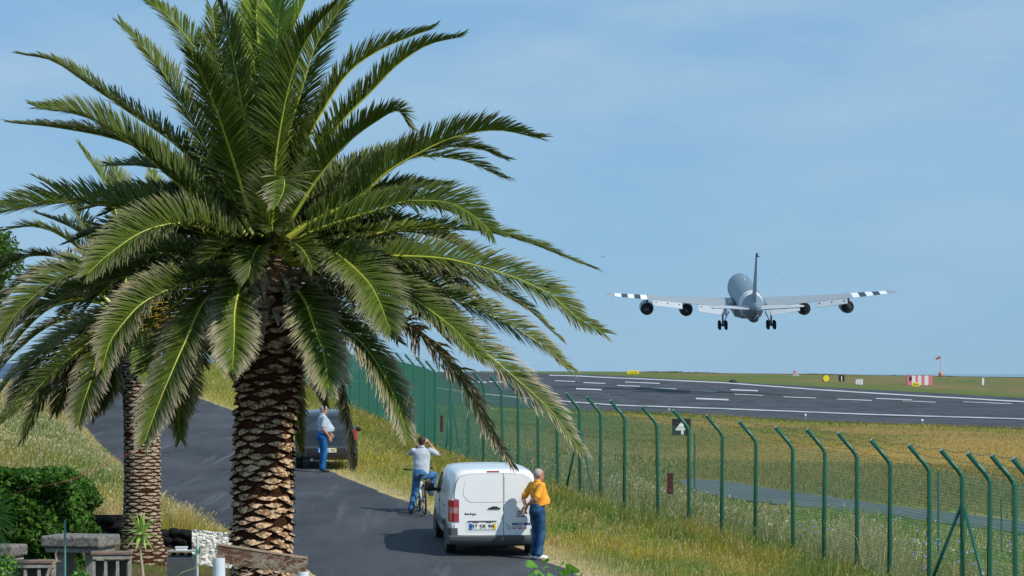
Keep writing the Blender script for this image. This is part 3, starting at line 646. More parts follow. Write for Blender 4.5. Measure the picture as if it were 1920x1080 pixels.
# crown heart: cut leaf bases and dry fibre
s = MB(); s.lathe([(.28, -.45), (.33, -.25), (.30, -.05), (.18, .12), (.02, .22)], 20, c=(0, 0, 0))
s.v = [(v[0] * (1 + .15 * math.sin(v[2] * 30 + v[0] * 20)), v[1] * (1 + .1 * math.cos(v[2] * 25)), v[2]) for v in s.v]
c0 = P(508, 500, YP); s.v = [(v[0] + c0.x, v[1] + c0.y, v[2] + c0.z) for v in s.v]
child(s.build('crown_heart', m_fib, smooth=True), palm1)
s = MB()
for i in range(60):
    a = random.random() * 2 * math.pi; z = c0.z + random.uniform(-.6, .0); r0 = .30; ln = random.uniform(.15, .45); el = random.uniform(-.2, .9)
    p0 = Vector((c0.x + r0 * math.cos(a), c0.y + r0 * math.sin(a), z)); d = Vector((math.cos(a), math.sin(a), el)).normalized()
    s.tube([p0, p0 + d * ln * .6, p0 + d * ln + Vector((0, 0, -.03))], [.05, .035, .02], 6, sq=(1.3, .6))
child(s.build('cut_leaf_base', mat('cut_leaf_base', (.17, .115, .075), .85, noise=.9, nscale=5, col2=(.36, .29, .21), bump=.5)), palm1)

s = MB()
for i in range(26):
    a = random.random() * 2 * math.pi; r0 = random.uniform(.30, .42); z = c0.z + random.uniform(-.55, -.1); p0 = Vector((c0.x + r0 * math.cos(a), c0.y + r0 * math.sin(a), z)); ln = random.uniform(.18, .5)
    s.tube([p0, p0 + Vector((math.cos(a) * .09, math.sin(a) * .09, -.05)), p0 + Vector((math.cos(a) * .12 + random.uniform(-.05, .05), math.sin(a) * .12, -ln))], [.035, .03, .008], 6, sq=(1.4, .35))
child(s.build('dry_sheath', mat('dry_sheath', (.22, .17, .125), .85, noise=.5, nscale=9)), palm1)
FR = [  # midrib pixels, tip depth, options
 ([(500, 470), (467, 392), (433, 286), (405, 205), (372, 125), (352, 100)], -1.5, dict(roll=8, dry=.12, L=.46, vee=18)),
 ([(500, 460), (478, 330), (460, 230), (442, 133), (425, 50), (405, -10)], -.5, dict(roll=15, dry=.12, L=.46, vee=20)),
 ([(505, 470), (512, 380), (517, 292), (539, 172), (564, 97), (592, 50), (628, 10)], -1.0, dict(roll=-18, dry=.15, L=.46, vee=45)),
 ([(510, 470), (536, 278), (567, 167), (594, 83), (655, -5)], .5, dict(roll=-40, dry=.15, L=.44, vee=30)),
 ([(505, 460), (508, 300), (517, 103), (526, 0), (540, -90)], .5, dict(roll=10, dry=0, dark=2.3, L=.48, vee=15)),  # upright young fronds from here: colour also brightened for light shining through
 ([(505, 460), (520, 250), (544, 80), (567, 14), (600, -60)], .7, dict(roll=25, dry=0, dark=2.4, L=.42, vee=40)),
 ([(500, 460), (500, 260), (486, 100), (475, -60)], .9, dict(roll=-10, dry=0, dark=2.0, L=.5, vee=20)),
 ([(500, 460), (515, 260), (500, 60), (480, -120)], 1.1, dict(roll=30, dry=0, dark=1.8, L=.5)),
 ([(495, 460), (470, 340), (440, 220), (410, 110), (398, 20)], .9, dict(roll=0, dry=.05, L=.44)),
 ([(490, 470), (430, 360), (389, 285), (333, 181), (278, 100), (228, 46)], .3, dict(roll=20, dry=.25, L=.38, vee=22)),
 ([(490, 460), (440, 270), (400, 160), (370, 96), (315, 30), (262, -8)], .9, dict(roll=20, dry=.1, L=.38, vee=25, dark=1.15)),
 ([(480, 470), (400, 350), (333, 274), (237, 207), (167, 159), (100, 115), (45, 103)], .4, dict(roll=10, dry=.3, L=.36, vee=35)),
 ([(480, 475), (430, 430), (385, 389), (259, 281), (222, 255), (167, 222), (110, 207), (75, 203)], -.8, dict(roll=35, dry=.15, L=.42, vee=45)),
 ([(480, 470), (400, 370), (300, 300), (220, 262), (110, 240), (25, 231)], .5, dict(roll=10, dry=.4, L=.34, vee=40)),
 ([(480, 475), (380, 435), (278, 403), (217, 389), (150, 380), (83, 383), (0, 399), (-50, 415)], -.5, dict(roll=35, dry=.15, L=.42, vee=45)),
 ([(490, 480), (400, 436), (355, 421), (314, 421), (261, 438), (200, 480), (166, 512)], -1.9, dict(roll=40, dry=.3, L=.44, vee=45, fwd=1.1)),
 ([(480, 480), (361, 478), (300, 476), (217, 489), (167, 504), (111, 525), (55, 564), (22, 600), (-8, 650)], -1.2, dict(roll=35, dry=.45, L=.40, vee=45)),
 ([(480, 490), (340, 500), (250, 514), (150, 544), (67, 583), (10, 625), (-30, 670)], -.9, dict(roll=30, dry=.4, L=.38, vee=40)),
 ([(490, 520), (400, 522), (328, 539), (267, 569), (228, 610), (205, 645), (192, 690)], -1.9, dict(roll=35, dry=.45, L=.40, vee=50)),
 ([(480, 510), (390, 560), (348, 640), (318, 707), (293, 768), (271, 828)], -1.5, dict(roll=0, dry=.55, L=.40, vee=12)),
 ([(480, 500), (460, 505), (441, 575), (439, 633), (436, 692)], -1.4, dict(roll=0, dry=.55, L=.36, vee=8, start=.1)),
 ([(505, 500), (535, 528), (570, 563), (593, 625), (608, 668), (616, 728)], -1.5, dict(roll=0, dry=.5, L=.40, vee=10)),
 ([(525, 470), (560, 452), (589, 462), (632, 477), (686, 524), (710, 563), (725, 602), (732, 618)], -1.8, dict(roll=10, dry=.35, L=.46, vee=18, start=.2)),
 ([(520, 500), (570, 545), (620, 594), (675, 641), (710, 687), (740, 745), (762, 812)], -.9, dict(roll=10, dry=.7, L=.36, vee=15)),
 ([(530, 480), (620, 490), (700, 520), (756, 548), (811, 585), (853, 618), (881, 650), (906, 672)], -1.3, dict(roll=15, dry=.3, L=.38, vee=20)),
 ([(520, 475), (620, 470), (709, 479), (816, 483), (881, 495), (964, 520), (1033, 553), (1080, 594), (1128, 622)], -.4, dict(roll=35, dry=.3, L=.40, vee=45)),
 ([(515, 470), (600, 430), (711, 393), (767, 377), (836, 379), (872, 394), (900, 414), (922, 436)], -1.5, dict(roll=30, dry=.15, L=.42, vee=40)),
 ([(520, 470), (600, 455), (697, 440), (794, 428), (850, 429), (919, 435), (1000, 458), (1060, 482), (1110, 501)], .5, dict(roll=8, dry=.2, L=.34, vee=48)),
 ([(515, 465), (580, 420), (671, 372), (727, 322), (797, 281), (856, 256), (930, 244), (1008, 258)], -.4, dict(roll=25, dry=.2, L=.38, vee=48)),
 ([(515, 465), (620, 380), (720, 305), (819, 278), (893, 278), (947, 297)], .8, dict(roll=10, dry=.4, L=.30, vee=30)),
 ([(515, 460), (560, 389), (597, 333), (653, 267), (708, 226), (745, 208), (764, 232)], -.6, dict(roll=5, dry=.12, L=.36, vee=48)),
 ([(515, 460), (570, 340), (634, 237), (701, 167), (745, 122), (801, 85), (858, 70)], .2, dict(roll=15, dry=.15, L=.34, vee=45)),
 ([(515, 460), (570, 280), (610, 200), (653, 137), (708, 96), (767, 70), (806, 56)], .9, dict(roll=20, dry=.2, L=.36, vee=45)),
 ([(505, 480), (502, 410), (512, 360), (530, 332), (533, 352), (520, 385)], -2.6, dict(roll=0, dry=.5, L=.44, vee=30, n=70)),
 ([(520, 485), (640, 490), (760, 530), (850, 560), (910, 587), (960, 612), (1020, 650), (1066, 690)], .3, dict(roll=30, dry=.4, L=.38, vee=35)),
 ([(520, 490), (640, 510), (760, 560), (850, 615), (908, 659), (973, 715), (1033, 770), (1086, 843)], -.6, dict(roll=25, dry=.75, L=.38, vee=35)),
 ([(520, 500), (620, 530), (700, 570), (790, 630), (850, 690), (885, 740), (918, 803), (957, 866)], -.3, dict(roll=10, dry=.9, L=.30, vee=5, shaggy=.75)),
 ([(520, 500), (590, 535), (625, 610), (638, 680), (650, 767), (659, 818), (662, 872)], -.2, dict(roll=0, dry=.7, L=.17, vee=-30, shaggy=.8, dark=.8)),
 ([(515, 500), (545, 560), (565, 640), (590, 700), (610, 758)], 1.0, dict(roll=0, dry=.6, L=.20, vee=10)),
 ([(510, 510), (535, 560), (545, 660), (556, 767), (566, 845)], 1.3, dict(roll=0, dry=.5, L=.19, vee=0)),
 ([(520, 485), (700, 480), (800, 495), (880, 520), (978, 571), (1048, 632)], .8, dict(roll=20, dry=.5, L=.32, vee=25)),
 ([(500, 480), (430, 500), (330, 540), (210, 590), (110, 640), (30, 700), (-20, 760)], .2, dict(roll=25, dry=.6, L=.36, vee=30)),
 ([(500, 490), (430, 540), (390, 600), (350, 680), (335, 770), (338, 822)], .6, dict(roll=0, dry=.5, L=.32, vee=0)),
 ([(510, 480), (590, 470), (690, 500), (790, 560), (850, 640)], .9, dict(roll=15, dry=.5, L=.36)),
 ([(505, 480), (600, 400), (680, 370), (760, 350), (840, 345)], 1.0, dict(roll=15, dry=.3, L=.36, vee=40)),
 ([(505, 480), (400, 410), (330, 380), (260, 370), (200, 400)], 1.0, dict(roll=15, dry=.3, L=.36, vee=40)),
 ([(505, 480), (420, 450), (340, 440), (270, 470), (220, 540)], .8, dict(roll=15, dry=.4, L=.36, vee=30)),
]
for pl, dep, kw in FR:
    if pl[-1][0] > 700 and pl[-1][1] > 300: kw = dict(kw, roll=-abs(kw.get('roll', 0)) - 6, vee=min(kw.get('vee', 30), 24))
    frond(palm1, fpts(pl, YP, dep), **kw)
for i in range(17):   # shorter inner fronds filling the heart of the crown
    az = R(i * 137.5); el = R(random.uniform(12, 62)); Lf = random.uniform(1.7, 2.6); p = Vector((c0.x, c0.y, c0.z + .05)); pts = [p.copy()]; e = el
    if math.sin(az) < -.75: el = R(random.uniform(35, 60)); e = el; Lf = 1.5
    for k in range(5):
        e -= R(random.uniform(10, 20)); p = p + Vector((math.cos(az) * math.cos(e), .8 * math.sin(az) * math.cos(e), math.sin(e))) * Lf / 5; pts.append(p.copy())
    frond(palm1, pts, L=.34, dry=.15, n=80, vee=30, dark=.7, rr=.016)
for i in range(16):   # fronds on the far side of the crown
    az = R(random.uniform(28, 152)); el = R(random.uniform(-5, 78)); Lf = random.uniform(3.2, 4.2); p = Vector((c0.x, c0.y + .15, c0.z + .1)); pts = [p.copy()]; e = el
    for k in range(6):
        e = max(e - R(random.uniform(9, 17)), R(-32)); p = p + Vector((math.cos(az) * math.cos(e), math.sin(az) * math.cos(e), math.sin(e))) * Lf / 6; pts.append(p.copy())
    frond(palm1, pts, L=.40, dry=.3, n=90, vee=30, w=.03)
for i in range(14):   # mid-length fronds closing the left and right flanks behind the traced ones
    sgn = (-1, 1)[i % 2]; el = R(12 + 66 * ((i * 5) % 14) / 14); dep = random.uniform(.5, 1.3); p = Vector((c0.x, c0.y + .2, c0.z + .1)); pts = [p.copy()]; e = el; Lf = random.uniform(2.3, 3.0)
    for k in range(6):
        e -= R(random.uniform(7, 14)); p = p + Vector((sgn * math.cos(e), dep / Lf, math.sin(e))) * Lf / 6; pts.append(p.copy())
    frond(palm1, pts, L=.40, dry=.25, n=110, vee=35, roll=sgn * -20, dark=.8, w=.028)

YQ = 48.0
palm2 = empty('palm_tree', P(266, 1048, YQ), label='smaller palm with neat grey diamond patterned trunk behind the stone table', cat='palm tree', group='palm trees beside the road')
palm_trunk(palm2, [(268, 1075, .60), (268, 1048, .50), (267, 1025, .40), (266, 1000, .345), (267, 900, .330), (266, 800, .325), (264, 750, .32), (256, 705, .33), (244, 660, .34), (236, 620, .33)], YQ, 0, 74, 8, .262, .050, .016, m_scar2, rough_top=.25, jit=.6)
q0 = P(240, 590, YQ)
s = MB(); s.lathe([(.28, -.45), (.36, -.1), (.32, .2), (.15, .5), (.03, .6)], 16, c=tuple(q0)); child(s.build('crown_heart', m_fib, smooth=True), palm2)
FR2 = [
 ([(240, 590), (225, 430), (195, 340), (168, 300), (150, 274)], .5, dict(dark=1.2)), ([(242, 590), (235, 420), (222, 340), (205, 305)], .7, dict(dark=1.1)),
 ([(240, 590), (285, 450), (292, 380), (285, 322)], .9, dict(dark=1.2)), ([(245, 590), (310, 470), (330, 400), (335, 340)], 1.1, dict()),
 ([(235, 590), (180, 470), (130, 380), (95, 348), (68, 333)], .6, dict()), ([(235, 590), (160, 480), (110, 440), (60, 425), (5, 432)], 0.2, dict(dark=1.15)),
 ([(230, 590), (150, 520), (80, 510), (20, 545), (-30, 600)], -.3, dict(dry=.4)), ([(230, 590), (160, 560), (90, 580), (30, 640), (-10, 700)], -.4, dict(dry=.5)),
 ([(230, 600), (171, 640), (92, 707), (40, 760), (-5, 795)], -.8, dict(dry=.25, roll=15)), ([(232, 610), (190, 650), (171, 713), (155, 760), (147, 795)], -.9, dict(dry=.6, vee=10)),
 ([(232, 610), (205, 660), (193, 710), (172, 778)], .4, dict(dark=.8, vee=5)), ([(230, 600), (150, 650), (100, 715), (65, 770), (44, 820)], .3, dict(dark=.75, vee=0)),
 ([(232, 600), (170, 640), (130, 700), (105, 770)], .5, dict(dark=.7, dry=.5, vee=0)), ([(240, 600), (258, 605), (268, 650), (274, 712)], -1.3, dict(dry=.2, vee=8, dark=1.1, L=.34)),
 ([(232, 600), (120, 600), (40, 650), (-20, 720)], -.5, dict(dry=.7, vee=20)), ([(232, 600), (150, 615), (90, 660), (40, 730), (20, 760)], .8, dict(dry=.6)),
 ([(245, 595), (300, 570), (350, 600), (380, 680)], .6, dict(dark=.8)), ([(245, 595), (330, 530), (400, 540), (440, 600)], .9, dict(dark=.8)), ([(240, 595), (310, 610), (345, 690), (352, 760)], .9, dict(dark=.7)),
 ([(240, 600), (215, 660), (205, 720), (195, 760)], -.2, dict(dry=.6, vee=0, dark=.9)), ([(235, 590), (150, 500), (60, 480), (-20, 520)], .9, dict()), ([(235, 590), (200, 480), (140, 430), (70, 400)], 1.2, dict(dark=.9)),
]
for pl, dep, kw in FR2:
    k = dict(L=.44, w=.030, n=110, dry=.35, vee=25, rr=.017, dark=.8); k.update(kw); frond(palm2, fpts(pl, YQ, dep), **k)
for i in range(14):
    az = R(i * 137.5 + 20); el = R(random.uniform(0, 60)); Lf = random.uniform(2.0, 2.9); p = Vector((q0.x, q0.y + .2, q0.z)); pts = [p.copy()]; e = el
    for k in range(5):
        e -= R(random.uniform(10, 20)); p = p + Vector((math.cos(az) * math.cos(e), abs(math.sin(az)) * .7 * math.cos(e), math.sin(e))) * Lf / 5; pts.append(p.copy())
    frond(palm2, pts, L=.44, dry=.4, n=80, vee=25, dark=.75, w=.034)
# hanging fruit stalks, orange yellow
s = MB()
for i in range(70):
    b = P(285 + random.uniform(-12, 12), 560 + random.uniform(-5, 12), 47.4); e = P(303 + random.gauss(0, 22), 610 + random.gauss(0, 20), 47.2 + random.uniform(-.3, .3)); s.tube([b, b.lerp(e, .5) + Vector((0, 0, .08)), e], .006, 4)
    for k in range(9):
        p = b.lerp(e, .45 + .06 * k) + Vector((random.gauss(0, .02), random.gauss(0, .02), random.gauss(0, .02))); s.ell(p, (.014, .014, .018), nu=5, nv=4)
child(s.build('fruit_cluster', mat('date_fruit', (.62, .36, .03), .5, noise=.3, nscale=20)), palm2)

# ------------------------------------------------------------------ leafy things
def leafcloud(name, pts, nrm, size, colA, colB, parent=None, m=None, aspect=.55):
    n = len(pts); pts = np.asarray(pts); d = rng.normal(size=(n, 3)) + np.asarray(nrm) * .9; d /= np.linalg.norm(d, axis=1)[:, None]
    a = np.cross(d, rng.normal(size=(n, 3))); a /= np.linalg.norm(a, axis=1)[:, None]; b = np.cross(d, a); s_ = (size * (.6 + .8 * rng.random(n)))[:, None]
    V = np.stack([pts - a * s_, pts + b * s_ * aspect, pts + a * s_ + d * s_ * .2, pts - b * s_ * aspect], 1).reshape(-1, 3)
    t = rng.random((n, 1)); c = np.asarray(colA) * (1 - t) + np.asarray(colB) * t; bb = np.arange(n)[:, None] * 4
    o = npmesh(name, V, [bb + np.array([[0, 1, 2, 3]])], m or m_leaf, np.repeat(c[:, None], 4, 1).reshape(-1, 3))
    if parent: child(o, parent)
    return o
# hedge, a box of leaves with an uneven skin
hb = P(60, 1060, 40); hedge = empty('hedge', (-8.2, 44, -3.3), label='bright green leafy hedge at the left edge beside the stone table', cat='hedge')
n = 23000; f = rng.integers(0, 3, n); hx = rng.random(n); hy = rng.random(n); hz = rng.random(n)
X0, X1, Y0_, Y1_, Z0, Z1 = -10.2, -7.05, 43.0, 45.2, -3.3, -1.62
X = np.where(f == 0, X1, X0 + hx * (X1 - X0)); Yh = np.where(f == 1, Y0_, Y0_ + hy * (Y1_ - Y0_)); Zh = np.where(f == 2, Z1, Z0 + hz * (Z1 - Z0))
top = Z1 + (fbm(X * 1.3, Yh * 1.3) - .5) * .22 - .3 * np.clip((X - X1 + .5) / .5, 0, 1) ** 2; Zh = np.where(f == 2, top, np.minimum(Zh, top)); rd = np.minimum(1, ((X1 - X) / .35) ** .7 + (f == 0)); 
jj = (fbm(X * 2.4 + Zh * 2, Zh * 2.4 + Yh) - .5) * .9; X = X + np.where(f == 0, jj - .12 * np.clip((Zh - Z1 + .5) / .5, 0, 1), 0) ; Yh = Yh + np.where(f == 1, jj, 0)
Nn_ = np.stack([(f == 0) * 1.0, (f == 1) * -1.0, (f == 2) * 1.0], 1); P3 = np.stack([X, Yh, Zh], 1) - Nn_ * rng.random((n, 1)) ** 2 * .34
leafcloud('foliage', P3, Nn_, .052, (.02, .062, .008), (.08, .20, .02), hedge)
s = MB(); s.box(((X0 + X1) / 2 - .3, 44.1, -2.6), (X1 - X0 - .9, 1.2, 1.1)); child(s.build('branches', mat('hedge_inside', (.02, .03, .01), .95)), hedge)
# tree far left beyond the road
tl = empty('tree', (-33.0, 168, .2), label='dense green broadleaf tree at the left edge beyond the road', cat='tree')
s = MB(); s.tube([(-33, 168, -1), (-33, 168, 3), (-32.6, 168, 6)], [.5, .4, .25], 8)
for a in range(7): s.tube([(-33, 168, 2.5 + a * .4), (-33 + 2.4 * math.cos(a * 2.1), 168 + 2.4 * math.sin(a * 2.1), 5 + a * .4)], [.18, .06], 6)
child(s.build('trunk', mat('bark', (.10, .075, .05), .9, noise=.4)), tl)
cs = [(-34 + random.gauss(0, .8), 168 + random.gauss(0, 1.6), 5.2 + random.gauss(0, 1.5), random.uniform(.7, 1.3)) for _ in range(26)] + [(-32.3, 167.6, 8.3, .5), (-32.0, 167.5, 7.3, .5)]; pp, nn = [], []
for cx, cy, cz, r in cs:
    d = rng.normal(size=(700, 3)); d /= np.linalg.norm(d, axis=1)[:, None]; pp.append(np.array((cx, cy, cz)) + d * r * (.6 + .5 * rng.random((700, 1)))); nn.append(d)
leafcloud('crown', np.vstack(pp), np.vstack(nn), .13, (.03, .075, .012), (.09, .19, .025), tl)
# broad leaved sprig in the foreground, bottom right of the road
sp = empty('shrub', P(1040, 1140, 20), label='bright green broad leaved sprig rising at the bottom edge by the road', cat='shrub')
s = MB(); lv = MB()
leafp = [(998, 1060, .055), (1012, 1076, .05), (1022, 1052, .035), (1048, 1062, .05), (1058, 1074, .045), (1075, 1068, .06), (1036, 1080, .05), (1005, 1090, .05), (1085, 1082, .045), (992, 1078, .04), (1066, 1090, .05), (1024, 1064, .035), (1050, 1085, .05)]
root = P(1045, 1180, 20)
for i, (a, b, sz) in enumerate(leafp):
    c = P(a, b, 20 + random.uniform(-.15, .15)); s.tube([root + Vector((random.uniform(-.08, .08), 0, 0)), root.lerp(c, .6) + Vector((0, 0, .03)), c], [.007, .005, .003], 5)
    e = Euler((random.uniform(-.3, .9), random.uniform(-.7, .7), random.uniform(0, 6))).to_matrix(); pts = []
    for k in range(12):
        t = 2 * math.pi * k / 12; pts.append(c + e @ Vector((sz * 1.15 * math.cos(t) * (1 + .15 * math.cos(t)), sz * .8 * math.sin(t), .15 * sz * math.cos(2 * t) + random.uniform(-.003, .003))))
    lv.add([c + e @ Vector((0, 0, -.1 * sz))] + pts, [(0, 1 + k, 1 + (k + 1) % 12) for k in range(12)])
child(s.build('stem', mat('green_stem', (.10, .16, .04), .6)), sp); child(lv.build('foliage', mat('broad_leaf', (.13, .32, .03), .4, noise=.35, nscale=25, trans=.35), fix=False), sp)
# spiky plant at the left edge
sk = empty('spiky_plant', P(-25, 1075, 37), label='long leaved spiky plant at the left edge before the hedge', cat='plant'); s = MB(); cc = P(-30, 975, 37)
for i in range(110):
    a = random.uniform(-1.2, 1.6); ph = random.uniform(0, 6.28); d = Vector((math.cos(a) * abs(math.cos(ph)) + .2, math.sin(ph) * .6, math.sin(a))).normalized(); ln = random.uniform(.4, .62); w = .011
    p1 = cc + d * ln * .5 + Vector((0, 0, .03)); p2 = cc + d * ln + Vector((0, 0, -.12 * random.random() - .03)); u = d.cross(Vector((0, 1, .2))).normalized() * w
    s.add([cc - u * .6, cc + u * .6, p1 + u, p1 - u, p2], [(0, 1, 2, 3), (3, 2, 4)])
child(s.build('leaves', mat('spiky_leaf', (.16, .30, .05), .45, noise=.3, nscale=5, trans=.25), fix=False), sk); s = MB(); s.tube([P(-30, 1080, 37) - Vector((0, 0, .4)), cc], [.06, .05], 8); child(s.build('stem', mat('bark', (.1, .07, .05))), sk)
# young yucca with a thin bare stem
yk = empty('yucca', P(270, 1110, 42), label='young yucca with bright rosette on a thin pale stem before the palm', cat='plant'); s = MB(); s.tube([P(273, 1120, 42), P(268, 1080, 42), P(264, 1040, 42), P(264, 1008, 42)], [.027, .025, .022, .022], 8)
child(s.build('stem', mat('pale_stem', (.42, .36, .25), .8, noise=.2, bump=.3)), yk); s = MB(); cc = P(264, 1002, 42)
for i in range(34):
    a = i * 2.4; el = -.75 + 2.2 * ((i * 7) % 34) / 34; d = Vector((math.cos(a) * math.cos(el), math.sin(a) * math.cos(el) * .9, math.sin(el))); ln = random.uniform(.33, .43); u = d.cross(Vector((.1, .2, 1))).normalized() * .034; nrm = d.cross(u).normalized() * .006
    p1 = cc + d * ln * .45 + Vector((0, 0, .015)); p2 = cc + d * ln + Vector((0, 0, -.05 if el < .6 else 0))
    s.add([cc - u * .5, cc + u * .5, p1 + u, p1 - nrm, p1 - u, p2], [(0, 1, 2, 3), (0, 3, 4), (3, 2, 5), (4, 3, 5)])
child(s.build('leaves', mat('yucca_leaf', (.36, .52, .12), .4, noise=.2, nscale=4, trans=.3), fix=False), yk)
# ------------------------------------------------------------------ stone garden furniture and walls
m_stone = mat('grey_basalt', (.10, .095, .09), .92, noise=.9, nscale=18, bump=.8, bscale=35, col2=(.24, .22, .20), detail=8)
m_conc = mat('pale_concrete', (.30, .29, .26), .9, noise=.35, nscale=9, bump=.4, bscale=60)
m_bench = mat('bench_board', (.20, .13, .105), .8, noise=.4, nscale=6, bump=.3, stretch=(1, 6, 6))
m_lava = mat('black_lava_rock', (.012, .012, .013), .95, noise=.6, nscale=6, bump=1, bscale=25, spec=.2, bdist=.05)
m_lime = mat('whitewashed_rock', (.55, .53, .49), .9, noise=.9, nscale=7, bump=1, bscale=18, col2=(.85, .83, .79), bdist=.03)
def stone_table(px, Y, top, w, label, d=.8, hgt=.78):
    c = P(px, top, Y); t = empty('stone_table', (c.x, Y, c.z - hgt), R(-14), label, 'table')
    s = MB(); s.box((0, 0, hgt - .085), (w, d, .17), bev=.03); s.build('tabletop', m_stone, t)
    s = MB(); s.box((0, 0, hgt - .21), (w * .86, d * .86, .07), bev=.01); s.build('table_apron', m_conc, t)
    for x in (-.24, .24):
        s = MB(); s.box((x * w, 0, (hgt - .25) / 2), (.16, d * .5, hgt - .25), bev=.02); s.build('leg', m_conc, t)
    return t
def stone_bench(px, Y, top, w, label, rz=0, n=3, hgt=.5):
    c = P(px, top, Y); t = empty('garden_bench', (c.x, Y, c.z - hgt), rz, label, 'bench')
    s = MB(); s.box((0, 0, hgt - .02), (w, .34, .04), bev=.006); s.build('seat', m_bench, t)
    s = MB(); s.box((0, 0, hgt - .075), (w * .92, .30, .065), bev=.006); s.build('seat_frame', m_conc, t)
    for i in range(n + 1):
        x = -w * .43 + w * .86 * i / n; s = MB(); s.box((x, -.1, (hgt - .11) / 2), (.045, .05, hgt - .11)); s.box((x, .1, (hgt - .11) / 2), (.045, .05, hgt - .11)); s.build('leg', m_conc, t)
    s = MB(); s.box((0, .0, (hgt - .12) / 2), (w * .84, .03, hgt - .14)); s.build('panel', mat('bench_back_panel', (.10, .095, .085), .9), t)
    return t
stone_table(151, 40, 1003, .96, 'thick grey stone slab table on pale legs beside the hedge')
stone_table(-6, 40.5, 1021, .76, 'grey stone slab table cut off by the left edge of the view', d=.6)
stone_bench(210, 39.0, 1034, .60, 'brown topped bench with pale legs right of the stone table', R(6))
stone_bench(62, 38.8, 1050, .69, 'brown topped bench with pale legs at the bottom left corner', R(4))
# drystone wall of black rock
wa = empty('stone_wall', (-7.2, 50.4, -3.4), label='low drystone wall of black lava rock behind the smaller palm', cat='wall'); s = MB()
for row in range(9):
    x = -8.3 + .1 * (row % 2)
    while x < -5.85:
        wd = random.uniform(.16, .30); hh = .155; p = (x + wd / 2 - 960 * 0, 50.6 + random.uniform(-.05, .05), -3.66 + row * .125 + random.uniform(-.015, .015))
        top = np.interp(p[0], [-8.1, -6.2, -5.8], [-2.62, -2.96, -3.0])
        if p[2] + .06 < top: s.ell(p, (wd * .56, .17, hh * .60), (random.uniform(-.2, .2), random.uniform(-.25, .25), random.random()), 9, 6)
        x += wd
s.v = [(a + random.uniform(-.012, .012), b, c + random.uniform(-.01, .01)) for a, b, c in s.v]
s.box((-7.0, 50.68, -3.35), (2.3, .2, .72)); s.box((-7.6, 50.66, -3.0), (1.0, .2, .62)); child(s.build('rocks', m_lava), wa)
ww = empty('whitewashed_wall', (-5.3, 48.6, -3.7), label='rough whitewashed stone wall end beside the road', cat='wall'); s = MB()
nx, nz = 44, 40; g_ = []
for k in range(nz + 1):
    for i in range(nx + 1):
        x = -5.80 + 1.12 * i / nx; top = np.interp(x, [-5.8, -4.7], [-2.84, -2.95]) + .03 * float(fbm(x * 6, 3.3)); z = -3.95 + (top + 3.95) * k / nz
        r_ = float(abs(fbm(x * 7 + 3, z * 9 + 11, 3) - .5)) * .16 + .015 * random.random(); g_.append((x, 48.25 + .10 - r_, z))
q_ = [(k * (nx + 1) + i, k * (nx + 1) + i + 1, (k + 1) * (nx + 1) + i + 1, (k + 1) * (nx + 1) + i) for k in range(nz) for i in range(nx)]
s.add(g_, q_); nb_ = len(g_); top_ = [(x + .02 * random.random(), 48.75, z - .03) for x, y, z in g_[-(nx + 1):]]
s.add(g_[-(nx + 1):] + top_, [(i, i + 1, nx + 2 + i, nx + 1 + i) for i in range(nx)]); s.box((-5.24, 48.6, -3.50), (1.08, .3, 1.0))
child(s.build('masonry', m_lime), ww)
# dark metal box (outdoor grill) with white block, pole, hose
gx = P(341, 1033, 43); gb = empty('garden_grill', (gx.x, 43, gx.z - .75), R(-6), 'dark metal box with a pale top rim and three openings under the wall', 'grill')
m_dk = mat('dark_sheet_metal', (.07, .08, .09), .6, noise=.4, nscale=7)
s = MB(); s.box((0, .12, .34), (.42, .24, .68)); s.build('body', m_dk, gb)
s = MB(); s.box((0, .1, .745), (.46, .30, .02)); s.build('rim', mat('pale_rim', (.35, .36, .33), .6), gb)
for k in (-1, 0, 1): s = MB(); s.ell((k * .13, -.005, .70), (.05, .01, .022)); s.build('opening', mat('dark_hole', (.004, .004, .004), .9), gb)
s = MB(); s.box((.0, -.07, .34), (.44, .02, .62), rot=(.18, 0, 0)); s.build('front_panel', mat('grey_panel', (.12, .135, .15), .55, noise=.3, nscale=6), gb)
bx = P(340, 1028, 43.1); s = MB(); s.box((bx.x, 43.12, bx.z - .025), (.18, .10, .07), bev=.01); s.box((bx.x, 43.12, bx.z + .018), (.20, .12, .016), bev=.004)
tag(s.build('white_block', mat('white_plastic', (.68, .70, .74), .5)), 'small white box standing on the dark metal grill', 'box')
pl = P(370, 1006, 42); po = empty('pipe_post', (pl.x, 42, pl.z - .9), label='thin pale pipe post tied with green string by the white wall', cat='post')
s = MB(); s.tube([(0, 0, 0), (0, 0, .9)], .018, 10); s.build('pipe', mat('pale_blue_pipe', (.50, .60, .62), .5), po)
s = MB(); s.tube([(math.cos(a * .8) * .022, math.sin(a * .8) * .022, .62 + a * .002) for a in range(40)] + [(-.03, -.02, .64), (-.07, -.02, .58)], .006, 5); s.build('string', mat('green_string', (.02, .30, .16), .7), po)
s = MB(); s.tube([P(325, 1092, 40), P(340, 1074, 40), P(365, 1066, 40), P(375, 1055, 40), P(377, 1025, 40.3), P(374, 1036, 40.5)], .012, 7); tag(s.build('garden_hose', mat('hose_tan', (.24, .24, .15), .6), smooth=True), 'thin olive hose curling beside the dark grill', 'hose')
s = MB(); s.tube([P(122, 1130, 32.5), P(122, 976, 32.5)], .0125, 8); tag(s.build('garden_stake', mat('teal_stake', (.10, .26, .24), .5)), 'thin teal stake standing in front of the stone table', 'stake')
s = MB(); s.tube([P(82, 1100, 32.8), P(92, 1068, 32.8), P(106, 1050, 32.8), P(104, 1040, 32.8), P(108, 1030, 32.8)], [.022, .02, .016, .012, .006], 7); s.tube([P(100, 1054, 32.8), P(114, 1052, 32.8)], [.008, .004], 5)
